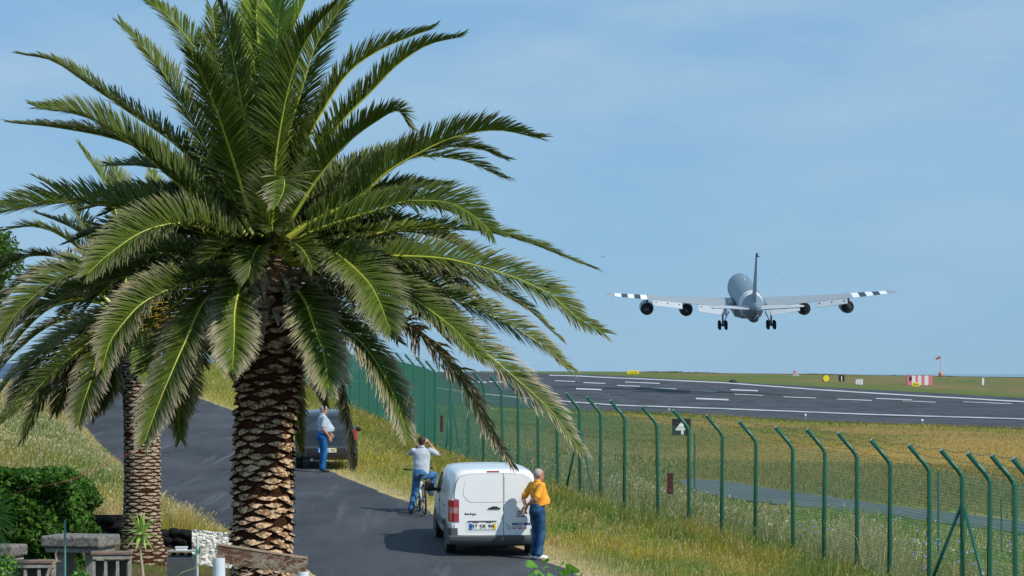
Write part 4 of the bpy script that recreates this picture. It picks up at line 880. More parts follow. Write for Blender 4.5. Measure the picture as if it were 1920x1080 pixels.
tag(s.build('dry_branch', mat('dry_wood', (.42, .35, .22), .8, noise=.2)), 'bent dry branch standing between bench and stone table', 'branch')
pts = [P(10, 928, 38), P(40, 922, 38.2), P(80, 912, 38.6), P(140, 898, 39.4), P(200, 870, 42), P(235, 852, 44.5), P(262, 842, 47.6)]
s = MB(); s.tube(pts, .0032, 5); tag(s.build('red_wire', mat('red_wire', (.45, .06, .04), .5)), 'thin red wire strung from the smaller palm over the hedge', 'wire')
# low plants by the table
for nm, px, py, sz, lb in (('shrub', 150, 1085, .12, 'small bright green shrub between table and bench'), ('shrub', 5, 1070, .24, 'bushy green shrub in the bottom left corner')):
    c = P(px, py, 33); n = 420; d = rng.normal(size=(n, 3)); d /= np.linalg.norm(d, axis=1)[:, None]
    e = empty(nm, c - Vector((0, 0, .3)), label=lb, cat='shrub'); leafcloud('foliage', np.array(c) + d * sz * rng.random((n, 1)) ** .4 * [1, 1, .9], d, .026, (.06, .17, .02), (.16, .36, .05), e)
    s = MB(); s.tube([c - Vector((0, 0, .5)), c], [.02, .008], 6); child(s.build('stem', mat('bark', (.1, .07, .05))), e)
# rusty board on two white pipes
YB = 29.0
a, b = P(407, 1020, YB), P(575, 1046, YB); bd = empty('board_barrier', P(490, 1090, YB), label='rusty brown board resting on two white pipe posts at the bottom', cat='barrier')
m_rust = mat('rusty_board', (.11, .045, .025), .85, noise=.95, nscale=6, bump=.4, col2=(.24, .19, .14), stretch=(1, 1, 2.5), detail=7)
d = (b - a); ln = d.length; ang = math.atan2(-d.z, d.x); mid = (a + b) / 2
s = MB(); s.box((mid.x, YB, mid.z - .10), (ln, .05, .185), rot=(0, ang, 0), bev=.004); child(s.build('board', m_rust), bd)
s = MB(); s.box((mid.x, YB, mid.z + .000), (ln * 1.01, .07, .018), rot=(0, ang, 0)); child(s.build('board_edge', mat('board_edge', (.38, .26, .17), .8, noise=.3, nscale=12)), bd)
for px, py, r in ((411, 1046, .068), (568, 1072, .066)):
    c = P(px, py, YB); s = MB(); s.tube([(c.x, YB - .01, c.z - 1.2), (c.x, YB - .01, c.z)], r, 18); child(s.build('pipe_post', mat('white_pipe', (.62, .68, .74), .5, noise=.12, nscale=5), auto=40), bd)
s = MB()
for i in range(34):
    x0 = random.uniform(430, 560); p = [P(x0, random.uniform(1048, 1085), 28.7)]
    for k in range(4): p.append(p[-1] + Vector((random.uniform(-.03, .07), 0, random.uniform(-.05, .05))))
    s.tube(p, .0022, 4)
tag(s.build('dry_twigs', mat('dry_twig', (.45, .38, .28), .8)), 'tangle of thin dry twigs in front of the rusty board', 'twigs', kind='stuff')
# ------------------------------------------------------------------ signs and posts on the airfield
m_black = mat('sign_black', (.012, .014, .018), .5); m_white = mat('sign_white', (.80, .80, .78), .5, noise=.06, nscale=3); m_yel = mat('sign_yellow', (.80, .66, .02), .5); m_red = mat('marker_red', (.70, .10, .13), .5); m_post = mat('sign_post', (.25, .26, .26), .6)
def Yb(px, py, lo=300, hi=700): return float(min(max(hit(px, py, 150, 740)[1], lo), hi))
def board(px, py0, py1, w_px, Y, m, name, label, txt=None, tm=None, ts=1, rz=0.0, legs=True, dx=0, cat='sign'):
    a, b = P(px, py0, Y), P(px, py1, Y); w = w_px * Y / F; h = a.z - b.z; g = g1(a.x, Y)
    e = empty(name, (a.x, Y, min(g, b.z)), rz, label, cat); z0 = b.z - min(g, b.z)
    s = MB(); s.box((0, 0, z0 + h / 2), (w, .12, h), bev=.02); s.build('panel', m, e)
    if legs:
        for x in (-.3, .3): s = MB(); s.box((x * w, .1, (z0 + h * .3) / 2), (.06, .06, z0 + h * .3 + .3)); s.build('leg', m_post, e)
    if txt: text_mesh(txt, h * ts, tm, 'lettering', e, (dx * w, -.066, z0 + h * (.5 - .355 * ts)), align='CENTER', bold=h * .022)
    return e
board(1277.5, 785, 818, 35, 170, m_black, 'distance_sign', 'black square sign with a white 4 before the runway', '4', m_white, 1.08, R(4), dx=-.05)
board(1578, 703.5, 715, 11, Yb(1578, 716), m_black, 'distance_sign', 'small black sign with a white 1 beyond the runway', '1', m_white, 1.0)
e = board(1187, 694.5, 701.5, 22, Yb(1187, 702), m_yel, 'taxiway_sign', 'yellow sign with dark characters on the far skyline left'); text_mesh('2-ETM', .72, m_black, 'lettering', e, (0, -.07, .12 + max(0, 0)), align='CENTER', sx=1.0)
e = board(1717, 717, 724.5, 13, Yb(1717, 725) - 2, m_yel, 'taxiway_sign', 'small yellow sign at the foot of the striped shelter', 'D-4', m_black, .75)
ym = Yb(1549, 716); c = P(1549, 709.5, ym); g = g1(c.x, ym); e = empty('round_marker', (c.x, ym, g), label='round yellow marker board beyond the runway', cat='marker')
s = MB(); s.lathe([(0, -.05), (.64, -.05), (.66, 0), (.64, .05), (0, .05)], 28, 'Y', (0, 0, max(c.z - g, .5))); s.build('disc', m_yel, e, auto=40); s = MB(); s.box((0, .1, (c.z - g) / 2), (.08, .08, c.z - g)); s.build('leg', m_post, e)
s = MB(); s.box((0, .07, c.z - g + .1), (1.5, .05, 1.45)); s.build('backing', mat('dull_green_panel', (.12, .14, .07), .7), e)
# striped shelter
ysh = Yb(1725, 722); a, b = P(1701, 703.5, ysh), P(1748, 722, ysh); w = b.x - a.x; h = a.z - b.z; zb = min(b.z, g1((a.x + b.x) / 2, ysh)); h = a.z - zb
e = empty('striped_shelter', ((a.x + b.x) / 2, ysh, zb), R(-5), 'red and white vertically striped airfield shelter', 'shelter')
m_pink = mat('faded_red', (.72, .20, .25), .6)
xs = [0, .19, .33, .43, .56, .69, .84, 1.0]
for i in range(7): s = MB(); s.box((w * ((xs[i] + xs[i + 1]) / 2 - .5), 1.2, h / 2), (w * (xs[i + 1] - xs[i]), 2.4, h)); s.build('wall_panel', (m_pink, m_white)[i % 2], e)
s = MB(); s.box((0, 1.2, h + .05), (w * 1.02, 2.5, .12)); s.build('roof', mat('roof_pale', (.55, .52, .54), .6), e)
s = MB(); s.box((-w * .36, -.02, h * .66), (w * .09, .06, h * .42)); s.build('window', m_black, e)
# windsock
m_sock = mat('windsock_cloth', (.75, .22, .14), .7, trans=.2); yw = Yb(1763, 709); c = P(1763.5, 700, yw); g = g1(c.x, yw); top = P(1763.5, 668, yw).z
e = empty('windsock', (c.x, yw, g), label='orange windsock on a slender pole behind the airfield', cat='windsock')
s = MB(); s.tube([(0, 0, -.2), (0, 0, top - g)], [.09, .06], 8); s.build('pole', mat('pale_red_pole', (.62, .34, .33), .6), e)
z = top - g - .25; s = MB(); s.tube([(-.05, 0, z), (-.5, .1, z - .08), (-.9, .2, z - .35), (-1.15, .2, z - .6)], [.38, .30, .22, .14], 12, cap=False); s.build('sock', m_sock, e, fix=False)
s = MB(); s.ell((0, 0, P(0, 702, yw).z - g), (.55, .5, .7)); s.build('marker_ball', m_sock, e)
# white boxes
for px, y0, y1, w_, lb in ((1607, 712, 721, 6, 'left of a pair of low white cabinets beyond the runway'), (1614, 711.5, 721.5, 7, 'right of a pair of low white cabinets beyond the runway')):
    yk = Yb(px, y1); a = P(px, y0, yk); g = min(g1(a.x, yk), P(px, y1, yk).z); e = empty('equipment_cabinet', (a.x, yk, g), 0, lb, 'cabinet', 'white equipment cabinets')
    w = w_ * yk / F; h = a.z - g; s = MB(); s.box((0, 0, h / 2), (w, .6, h), bev=.05); s.build('body', m_white, e); s = MB(); s.box((0, 0, h + .04), (w * 1.08, .7, .08)); s.build('lid', m_white, e); s = MB(); s.box((.15 * w, -.32, h * .5), (w * .5, .03, h * .7)); s.build('door', mat('cabinet_door', (.62, .64, .64), .5), e)
yp_ = Yb(1843, 722); a = P(1843, 709, yp_); g = min(g1(a.x, yp_), P(0, 722, yp_).z); e = empty('marker_post', (a.x, yp_, g), label='short white marker post beyond the runway at the right', cat='post'); h = a.z - g
s = MB(); s.box((0, 0, h / 2), (.42, .3, h), bev=.04); s.build('post_body', m_white, e); s = MB(); s.box((0, 0, h + .08), (.6, .4, .14), bev=.03); s.build('post_cap', mat('cap_grey_red', (.50, .35, .35), .6), e)
a = P(1492, 701, 640); e = empty('beacon', (a.x, 640, g1(a.x, 640)), label='small red topped beacon on a grey box on the skyline', cat='beacon'); s = MB(); s.box((0, 0, .35), (1.6, .8, .9), bev=.05); s.build('base', mat('beacon_base', (.40, .38, .36), .7), e); s = MB(); s.ell((-.2, 0, 1.05), (.33, .33, .38)); s.build('lamp', m_red, e)
a = P(1362, 715, 520); e = empty('culvert', (a.x, 505, g1(a.x, 505)), label='dark low mound shaped hood beside the far runway edge', cat='hood'); s = MB(); s.ell((0, 0, .05), (.85, .8, .62), nu=16, nv=10); s.build('hood', mat('dark_hood', (.02, .02, .025), .8), e)
for px, py, i in ((1510, 786.5, 0), (1729, 797, 1), (1254, 775, 2)):
    X, Y = hit(px, py); e = empty('edge_lamp', (X, Y, g1(X, Y)), label=('white runway edge lamp in the grass below the middle of the runway', 'white runway edge lamp in the grass at the right', 'white runway edge lamp in the grass above the black 4 sign')[i], cat='lamp', group='runway edge lamps')
    s = MB(); s.tube([(0, 0, -.1), (0, 0, .3)], .06, 8); s.build('stem', m_post, e); s = MB(); s.ell((0, 0, .36), (.11, .11, .10)); s.build('lamp_head', m_white, e)
# brown plates hung on the fence mesh
m_plate = mat('brown_plate', (.10, .028, .024), .6, noise=.25, nscale=9)
def fence_at(px):
    pxs = np.array([p[0] for p in FP])[::-1]; return np.interp(px, pxs, FY[::-1])
for px, y0, y1, wpx, lb in ((1261.5, 887, 926, 12, 'brown notice plate on the fence mesh below the black 4 sign'), (832, 779, 810, 6.5, 'dark narrow notice plate on the fence mesh above the cyclist')):
    Y = fence_at(px) - .03; a, b = P(px, y0, Y), P(px, y1, Y); e = empty('notice_plate', (a.x - .06, Y - .06, b.z), R(-12), lb, 'sign', 'notice plates on the fence')
    s = MB(); s.box((0, 0, (a.z - b.z) / 2), (wpx * Y / F, .012, a.z - b.z)); s.build('plate', m_plate, e)
    s = MB(); h = a.z - b.z
    for k in range(3): s.box((0, -.0075, h * (.86 - .2 * k)), (wpx * Y / F * .7, .003, .012))
    s.ell((0, -.008, h * .18), (.03, .003, .04)); s.build('notice_print', mat('plate_print', (.20, .08, .07), .6), e)
# slender posts inside the fence
for px, y0, y1, Y, lb in ((1303, 813, 940, 74, 'thin grey green stake inside the fence beside the black 4 sign'), (1760, 884, 1100, 53, 'thin grey green stake inside the fence at the lower right'), (1878, 935, 1010, 60, 'short thin stake by the service path at the far right')):
    a = P(px, y0, Y); s = MB(); s.tube([(a.x, Y, g1(a.x, Y) - .2), (a.x, Y, a.z)], .03, 8); tag(s.build('inner_stake', mat('stake_grey_green', (.06, .14, .09), .6, noise=.3, nscale=10)), lb, 'post', 'thin stakes inside the fence')
# birds
for px, py, Y, lb in ((1131, 482, 150, 'small dark bird flying left of the aircraft'), (1467, 523, 160, 'tiny bird flying above the right wing of the aircraft'), (1891, 375, 170, 'tiny bird flying high at the right edge of the sky')):
    e = empty('bird', P(px, py, Y), random.random(), lb, 'bird'); k = .5 if py == 482 else .3
    s = MB(); s.tube([(-.16 * k, 0, 0), (-.08 * k, 0, 0), (.05 * k, 0, 0), (.15 * k, 0, .01)], [.008 * k, .035 * k, .03 * k, .006 * k], 8)
    for sg in (-1, 1): s.add([(-.05 * k, 0, .01), (.06 * k, 0, .01), (.01 * k, sg * .17 * k, .07 * k), (-.08 * k, sg * .32 * k, .0)], [(0, 1, 2), (0, 2, 3)])
    s.build('bird_body', mat('bird_dark', (.03, .03, .035), .7), e, fix=False)
# ------------------------------------------------------------------ aircraft
m_ac = mat('aircraft_grey', (.14, .195, .24), .42, noise=.10, nscale=.5, spec=.4)
m_wg = mat('aircraft_wing_grey', (.27, .315, .345), .45, noise=.08, nscale=.7); m_acl = mat('aircraft_light_grey', (.40, .45, .49), .45, noise=.08, nscale=.7)
m_acd = mat('aircraft_dark', (.035, .04, .05), .5); m_stw = mat('stripe_white', (.80, .82, .84), .45); m_stk = mat('stripe_black', (.025, .035, .06), .45); m_tyre = mat('rubber', (.018, .018, .02), .85)
ac = empty('military_aircraft', P(1399, 557, 376), label='grey four engined military jet climbing away with striped wings', cat='aircraft')
ac.rotation_euler = (Matrix.Rotation(R(-.8), 3, 'Z') @ Matrix.Rotation(R(8.2), 3, 'X') @ Matrix.Rotation(R(-.5), 3, 'Y')).to_euler()
st = [(-20.6, .75, .25, .25), (-20, .72, .42, .5), (-18.5, .55, .62, .80), (-16.5, .36, .95, 1.15), (-14, .16, 1.30, 1.55), (-12.2, .03, 1.52, 1.82), (-11.5, .01, 1.575, 1.875), (-11.1, 0, 1.60, 1.895), (-10.4, 0, 1.645, 1.935), (-10.0, 0, 1.67, 1.955), (-9.3, 0, 1.71, 1.99), (-8.9, 0, 1.725, 2.005),
      (-6, 0, 1.83, 2.06), (0, 0, 1.85, 2.08), (8, 0, 1.85, 2.08), (12.5, 0, 1.82, 2.05), (15, -.1, 1.62, 1.80), (17, -.35, 1.18, 1.25), (18.3, -.55, .62, .65), (18.8, -.6, .12, .12)]
s = MB(); n = 32
rings = [[Vector((rx * math.cos(2 * math.pi * j / n), y, cz + rz * math.sin(2 * math.pi * j / n))) for j in range(n)] for y, cz, rx, rz in st]
s.loft(rings); s.m = [0] * len(s.f)
for i in (5, 7, 9):
    pass
for fi, f in enumerate(s.f[:-2]):
    i = fi // n
    if i in (5, 7, 9): s.m[fi] = 1
    elif i in (6, 8): s.m[fi] = 2
s.build('fuselage', [m_ac, m_stw, m_stk], ac, auto=50)
def lifting(stns, mats, name, parent, vert=False, x0=0):
    """stns: (span, le_y, te_y, z, thick, mat)"""
    prof = [(0, 0), (.06, .55), (.3, 1), (.6, .75), (1, .06), (1, -.06), (.6, -.45), (.3, -.6), (.06, -.4)]
    s = MB(); rings = []
    for sp, le, te, z, th, mi in stns:
        ch = le - te; rg = []
        for c, t in prof:
            yy = le - c * ch; q = t * th / 2; rg.append(Vector((x0 + q, yy, sp)) if vert else Vector((sp, yy, z + q)))
        rings.append(rg)
    s.loft(rings); k = len(prof)
    s.m = [stns[min(i // k, len(stns) - 2)][5] for i in range(len(s.f) - 2)] + [stns[0][5], stns[-2][5]]
    return s.build(name, mats, parent, auto=35)
def wing_at(x):
    a = abs(x); le = np.interp(a, [1.4, 19.9], [7.0, -7.2]); te = np.interp(a, [1.4, 8.4, 19.9], [-4.2, -5.3, -9.9]); return le, te, -1.15 + .128 * (a - 1.4) + .0009 * a * a, np.interp(a, [1.4, 8, 19.9], [1.25, .75, .26])
for sg in (-1, 1):
    spans = [(1.2, 0), (4, 0), (8.4, 0), (12, 0), (14.2, 1), (15.1, 2), (16.0, 1), (16.9, 2), (17.8, 1), (18.7, 0), (19.75, 0), (19.95, 0)]
    stn = []
    for a, mi in spans:
        le, te, z, th = wing_at(a); 
        if a > 19.8: le -= .5; th *= .4
        stn.append((sg * a, le, te, z, th, mi))
    wg = lifting(stn, [m_wg, m_stw, m_stk], 'wing', ac)
    for x0, x1, dr in ((3.0, 7.0, .58), (9.3, 13.4, .55)):       # flaps lowered behind the trailing edge
        s = MB(); q = []
        for x in (x0, x1):
            le, te, z, th = wing_at(x); c = .9 + .12 * (14 - x) * .5; y1, y2 = te - .12, te - .12 - c
            q.append((Vector((sg * x, y1, z - .12)), Vector((sg * x, y2, z - .12 - c * dr * .95))))
        (a1, b1_), (a2, b2_) = q; up = Vector((0, 0, .13))
        s.add([a1, a2, b2_, b1_, a1 + up, a2 + up, b2_ + up * .3, b1_ + up * .3], [(0, 1, 2, 3), (4, 5, 6, 7), (0, 1, 5, 4), (1, 2, 6, 5), (2, 3, 7, 6), (3, 0, 4, 7)]); s.build('flap', m_acl, wg)
        s = MB(); m1 = a1 + Vector((0, .10, .08)); m2 = a2 + Vector((0, .10, .08)); s.tube([m1, m2], .085, 6)
        for f in (.1, .5, .9): p = m1.lerp(m2, f); s.box(p + Vector((0, -.15, -.22)), (.14, .9, .22))
        s.build('flap_track', m_acd, wg)
    for x, y0, zc in ((8.35, 3.6, -1.95), (14.05, -.2, -1.28)):
        e_ = empty('engine', (0, 0, 0)); e_.parent = ac; s = MB(); c = (sg * x, 0, zc)
        s.lathe([(.76, y0 + 1.7), (.92, y0 + 1.5), (1.0, y0 + .8), (.98, y0 - .8), (.89, y0 - 2.0), (.87, y0 - 2.0), (.85, y0 - 1.2), (.10, y0 - 1.2)], 24, 'Y', c, cap=False); s.build('nacelle', m_ac, e_, auto=40)
        s = MB(); s.lathe([(.87, y0 - 1.97), (.84, y0 - 1.75), (.5, y0 - 1.70), (.46, y0 - 2.7), (.30, y0 - 2.75), (.20, y0 - 3.3), (.02, y0 - 3.7)], 20, 'Y', c); s.build('exhaust', m_acd, e_, auto=40)
        le, te, z, th = wing_at(x); s = MB(); s.add([(sg * x - .12, y0 + 1.0, zc + 1.0), (sg * x + .12, y0 + 1.0, zc + 1.0), (sg * x + .12, y0 - 2.2, zc + .8), (sg * x - .12, y0 - 2.2, zc + .8), (sg * x - .1, le + .6, z + .1), (sg * x + .1, le + .6, z + .1), (sg * x + .1, le - 2.5, z + .2), (sg * x - .1, le - 2.5, z + .2)],
            [(0, 1, 2, 3), (4, 5, 6, 7), (0, 1, 5, 4), (1, 2, 6, 5), (2, 3, 7, 6), (3, 0, 4, 7)]); s.build('pylon', m_ac, e_)
    stn = [(sg * .3, -14.2, -18.4, .45, .5, 0), (sg * 1.2, -15.0, -18.5, .5, .42, 0), (sg * 6.1, -18.4, -20.4, .98, .20, 0), (sg * 6.3, -18.8, -20.4, 1.0, .10, 0)]
    sb = lifting(stn, [m_acl], 'tailplane', ac)
    s = MB(); s.tube([(sg * 1.1, -18.5, .42), (sg * 6.1, -20.42, .9)], .045, 6); s.build('elevator_edge', m_acd, sb)
    # main gear bogie
    g = empty('main_gear', (0, 0, 0)); g.parent = ac; gx_ = sg * 3.4; gy = -1.6; gz = -3.75
    s = MB(); s.tube([(gx_, gy, -1.3), (gx_, gy, gz)], .13, 10); s.tube([(gx_, gy, gz + .1), (gx_ - sg * .9, gy, -1.8)], .07, 8); s.box((gx_, gy, gz), (.22, 1.5, .22)); s.tube([(gx_ - .5, gy - .65, gz), (gx_ + .5, gy - .65, gz)], .08, 8); s.tube([(gx_ - .5, gy + .65, gz), (gx_ + .5, gy + .65, gz)], .08, 8)
    s.build('strut', m_ac, g)
    s = MB(); s.box((gx_ + sg * .55, gy + .3, -1.85), (.06, 1.6, .9), rot=(0, sg * .25, 0)); s.build('gear_door', m_ac, g)
    for wx in (-.45, .45):
        for wy in (-.65, .65): s = MB(); s.lathe([(.25, -.18), (.52, -.19), (.60, -.10), (.60, .10), (.52, .19), (.25, .18)], 20, 'X', (gx_ + wx, gy + wy, gz)); s.build('tyre', m_tyre, g, auto=50)
lifting([(1.2, -9.5, -18.2, 0, .55, 0), (2.2, -12.6, -18.5, 0, .42, 0), (7.3, -17.2, -20.0, 0, .24, 0), (7.6, -17.7, -20.0, 0, .12, 0)], [mat('aircraft_fin_shaded_grey', (.10, .15, .20), .45, noise=.08, nscale=.7)], 'tail_fin', ac, vert=True)  # darker than the fuselage: shade on the fin's left side put into the colour
s = MB(); s.tube([(0, -18.3, 7.5), (0, -19.3, 8.0), (0, -20.1, 7.95), (0, -20.7, 8.25)], [.07, .16, .12, .03], 8); s.box((.1, -19.8, 7.7), (.5, .3, .10)); s.build('fin_probe', m_acd, ac)
s = MB(); s.ell((0, -13.6, -1.25), (.75, 2.4, .62)); s.ell((0, -17.6, -.35), (.35, 1.4, .28)); s.build('boom_pod', mat('aircraft_underside', (.10, .11, .13), .5), ac, smooth=True)
s = MB(); s.tube([(0, -12.5, -1.85), (0, -17.8, -.75), (0, -20.6, -.10)], [.14, .12, .08], 10)
s.add([(0, -18.3, -.6), (0, -19.3, -.45), (-.9, -19.4, -.05), (-.9, -18.9, -.1)], [(0, 1, 2, 3)]); s.add([(0, -18.3, -.6), (0, -19.3, -.45), (.9, -19.4, -.05), (.9, -18.9, -.1)], [(0, 1, 2, 3)]); s.build('refuelling_boom', m_acl, ac)
s = MB(); s.loft([[Vector((sx_ * w, y, z)) for sx_, z in ((-1, -1.2), (1, -1.2), (1, -2.25), (-1, -2.25))] for y, w in ((-6.5, 1.0), (-4, 1.9), (5, 1.9), (7.5, 1.0))]); s.build('belly_fairing', m_ac, ac)
for sg in (-1, 1): s = MB(); s.box((sg * 2.25, -1.5, -.75), (.9, 6, 1.1), bev=.3); s.build('wing_root_fairing', m_ac, ac)
s = MB(); s.box((.0, 3.0, 2.14), (.12, .5, .14)); s.box((.25, 7.5, 2.12), (.10, .4, .2)); s.build('antenna', m_stw, ac)
s = MB(); s.tube([(0, 13, -2), (0, 13, -3.8)], .09, 8); s.build('nose_strut', m_ac, ac)
for w in (-.25, .25): s = MB(); s.lathe([(.2, -.1), (.44, -.1), (.48, 0), (.44, .1), (.2, .1)], 16, 'X', (w, 13, -3.85)); s.build('nose_tyre', m_tyre, ac)

# ------------------------------------------------------------------ road vehicles
m_vw = mat('van_white_paint', (.78, .79, .79), .28, noise=.03, nscale=3, coat=.5); m_vplas = mat('van_grey_plastic', (.085, .10, .105), .6, noise=.15, nscale=10)
m_glass = mat('car_glass', (.02, .025, .03), .06, spec=.8); m_seal = mat('door_gap', (.06, .065, .07), .8); m_seal2 = mat('panel_groove', (.60, .62, .63), .5)
m_redl = mat('red_lens', (.33, .012, .02), .15, coat=.6, noise=.15, nscale=30); m_clear = mat('clear_lens', (.34, .17, .17), .25, coat=.3); m_alloy = mat('wheel_silver', (.35, .36, .37), .35, metal=.8)
m_blk = mat('black_plastic', (.012, .012, .014), .45); m_plate = mat('plate_white', (.78, .79, .76), .4); m_pb = mat('plate_blue', (.01, .10, .55), .4); m_py = mat('plate_yellow', (.80, .55, .02), .4)
def ring(y, zb, zs, zt, wl, ws, wt, sh=0.0):
    h = [(0, zb), (wl * .7, zb), (wl * .96, zb + .05), (wl, zb + .16), (ws, zb + (zs - zb) * .6), (ws * .995, zs), (wt + (ws - wt) * .45, zs + (zt - zs) * .52), (wt + .02, zt - .10), (wt - .045, zt - .035), (wt - .16, zt - .005), (wt * .4, zt + .012), (0, zt + .015)]
    full = h + [(-a, b) for a, b in h[-2:0:-1]]
    return [Vector((a, y + sh * (b - .5), b)) for a, b in full]
def wheel(parent, x, y, r, w, sg):
    e_ = empty('wheel', (0, 0, 0)); e_.parent = parent; c = (x, y, r)
    s = MB(); s.lathe([(r * .62, -w / 2), (r * .93, -w / 2), (r, -w * .36), (r, w * .36), (r * .93, w / 2), (r * .62, w / 2)], 28, 'X', c); s.build('tyre', m_tyre, e_, auto=50)
    s = MB(); o_ = sg * w * .42; s.lathe([(r * .64, o_ - .02), (r * .64, o_), (r * .5, o_ - sg * .03), (.05, o_ - sg * .01), (.02, o_)], 24, 'X', c)
    for k in range(7): a = 2 * math.pi * k / 7; s.box((x + o_, y + .3 * r * math.cos(a), r + .3 * r * math.sin(a)), (.02, .05, r * .5), rot=(a + math.pi / 2, 0, 0))
    s.build('rim', m_alloy, e_)
def number_plate(parent, fn, x0, x1, z0, z1, txt, sh=.05, tx=None):
    e_ = empty('number_plate', (0, 0, 0)); e_.parent = parent
    w = x1 - x0; s = MB(); s.prism(rrect(x0, z0, x1, z1, .008), fn, .012); s.build('plate', m_plate, e_)
    s = MB(); s.prism([(x0, z0), (x0 + w * .085, z0), (x0 + w * .085, z1), (x0, z1)], lambda a, b, o: fn(a, b, .0125 + o), .002); s.build('blue_strip', m_pb, e_)
    s = MB(); s.prism([(x1 - w * .085, z0), (x1, z0), (x1, z1), (x1 - w * .085, z1)], lambda a, b, o: fn(a, b, .0125 + o), .002); s.build('yellow_strip', m_py, e_)
    p = fn((x0 + x1) / 2 if tx is None else tx, z0 + (z1 - z0) * .17, .0135); text_mesh(txt, (z1 - z0) * .92, m_blk, 'lettering', e_, p, align='CENTER', sx=1.12, depth=.001, bold=.001)

YV = 51.75; vx = (927 - 960) * YV / F
van = empty('van', (vx, YV, float(g1(vx, YV + 1.5)) + .0), R(6.0), 'white panel van parked at the road edge with its rear doors facing us', 'van')
van.rotation_euler = (R(1.3), 0, R(6.0)); van.location.z = g1(vx, YV) + .015
SHV = .085
zsq = lambda z: z if z < 1.1 else 1.1 + (z - 1.1) * .87
Rv = lambda x, z, off: Vector((x, SHV * (zsq(z) - .5) - off - .002, zsq(z)))
stv = [(.0, .34, 1.02, 1.70, .80, .845, .69), (.045, .32, 1.02, 1.75, .845, .875, .735), (.14, .30, 1.02, 1.775, .86, .89, .76), (.5, .30, 1.02, 1.79, .87, .90, .775), (1.6, .30, 1.02, 1.80, .87, .90, .78), (2.45, .30, 1.03, 1.79, .87, .90, .76), (2.85, .30, 1.04, 1.68, .87, .90, .71),
       (3.35, .30, 1.05, 1.28, .87, .89, .66), (3.55, .30, 1.0, 1.14, .87, .885, .70), (4.0, .30, .92, 1.02, .85, .865, .68), (4.25, .30, .80, .88, .78, .79, .60), (4.37, .34, .66, .72, .68, .69, .50)]
stv = [a[:3] + (zsq(a[3]),) + a[4:] for a in stv]
s = MB(); s.loft([ring(*a, sh=SHV * math.exp(-a[0] * 1.2)) for a in stv]); o = s.build('body', m_vw, van, auto=42)
def arch(parent, x, y, sg): s = MB(); s.lathe([(.40, -.012), (.40, .012), (.0, .012)], 28, 'X', (x, y, .33)); s.v = [v if v[2] > .24 else (v[0], v[1], .24) for v in s.v]; s.build('wheel_arch', m_blk, parent)
for sg in (-1, 1):
    for yy in (.78, 3.5): wheel(van, sg * .79, yy, .325, .20, sg); arch(van, sg * .885, yy, sg)
# rear doors
def door(name, poly, sign):
    e_ = empty(name, (0, 0, 0)); e_.parent = van; cx = sum(p[0] for p in poly) / len(poly); cz = sum(p[1] for p in poly) / len(poly)
    s = MB(); s.prism([(cx + (a - cx) * 1.016 + (.003 if a > cx else -.003), cz + (b - cz) * 1.010) for a, b in poly], lambda a, b, o: Rv(a, b, .001 + o), .008); s.build('door_seal', m_seal, e_)
    s = MB(); s.prism(poly, lambda a, b, o: Rv(a, b, .004 + o), .016); s.build('door_panel', m_vw, e_, auto=30); return e_
dl = door('rear_door', [(.172, .435), (-.30, .432), (-.70, .436), (-.775, .47), (-.78, .655), (-.692, .675), (-.688, 1.12), (-.775, 1.15), (-.77, 1.28), (-.735, 1.50), (-.69, 1.60), (-.61, 1.66), (-.45, 1.69), (.172, 1.70)][::-1], 1)
dr_ = door('rear_door', [(.184, .435), (.70, .436), (.775, .47), (.78, .655), (.692, .675), (.688, 1.12), (.775, 1.15), (.77, 1.28), (.735, 1.50), (.69, 1.60), (.61, 1.66), (.45, 1.69), (.184, 1.70)], 1)
for poly, p_ in (([(.155, 1.075), (-.44, 1.07), (-.52, 1.10), (-.60, 1.22), (-.60, 1.35), (-.55, 1.54), (-.48, 1.60), (-.38, 1.62), (.155, 1.635)][::-1], dl), ([(.20, 1.075), (.47, 1.07), (.56, 1.11), (.64, 1.22), (.62, 1.37), (.54, 1.54), (.47, 1.60), (.38, 1.62), (.20, 1.635)], dr_)):
    cx = sum(p[0] for p in poly) / len(poly); cz = sum(p[1] for p in poly) / len(poly)
    s = MB(); s.prism([(cx + (a - cx) * 1.02, cz + (b - cz) * 1.02) for a, b in poly], lambda a, b, o: Rv(a, b, .018 + o), .004); s.build('panel_groove', m_seal2, p_)
    s = MB(); s.prism(poly, lambda a, b, o: Rv(a, b, .019 + o), .008); s.build('blank_window', m_vw, p_, auto=30)
s = MB(); s.box(Rv(0, .955, .036), (.235, .03, .024), bev=.009); s.box(Rv(0, .975, .03), (.12, .03, .03), bev=.01); s.build('door_handle', m_blk, dl)
s = MB(); s.prism(rrect(-.56, .49, .085, .70, .02), lambda a, b, o: Rv(a, b, .019 + o), .003); s.build('plate_recess', mat('recess_white', (.66, .68, .68), .4), dl)
s = MB(); s.box(Rv(-.36, .695, .034), (.10, .03, .03)); s.box(Rv(-.10, .695, .034), (.10, .03, .03)); s.box(Rv(-.24, .708, .03), (.56, .025, .012)); s.build('plate_lamp', mat('lamp_housing', (.10, .11, .11), .5), dl)
number_plate(dl, lambda a, b, o: Rv(a, b, .023 + o), -.49, .03, .545, .665, '87 SR 98')
text_mesh('Berlingo', .062, m_blk, 'model_lettering', dl, Rv(-.585, .825, .022), align='LEFT', sx=1.1, depth=.002, bold=.001, shear=.15)
s = MB()
for k in (0, 1):
    zc = .90 - .042 * k; pts = [(.435 + .02 * 0, zc - .045), (.455, zc - .012), (.515, zc + .014), (.575, zc - .012), (.595, zc - .045), (.575, zc - .032), (.515, zc - .004), (.455, zc - .032)]
    s.prism(pts, lambda a, b, o: Rv(a, b, .021 + o), .006)
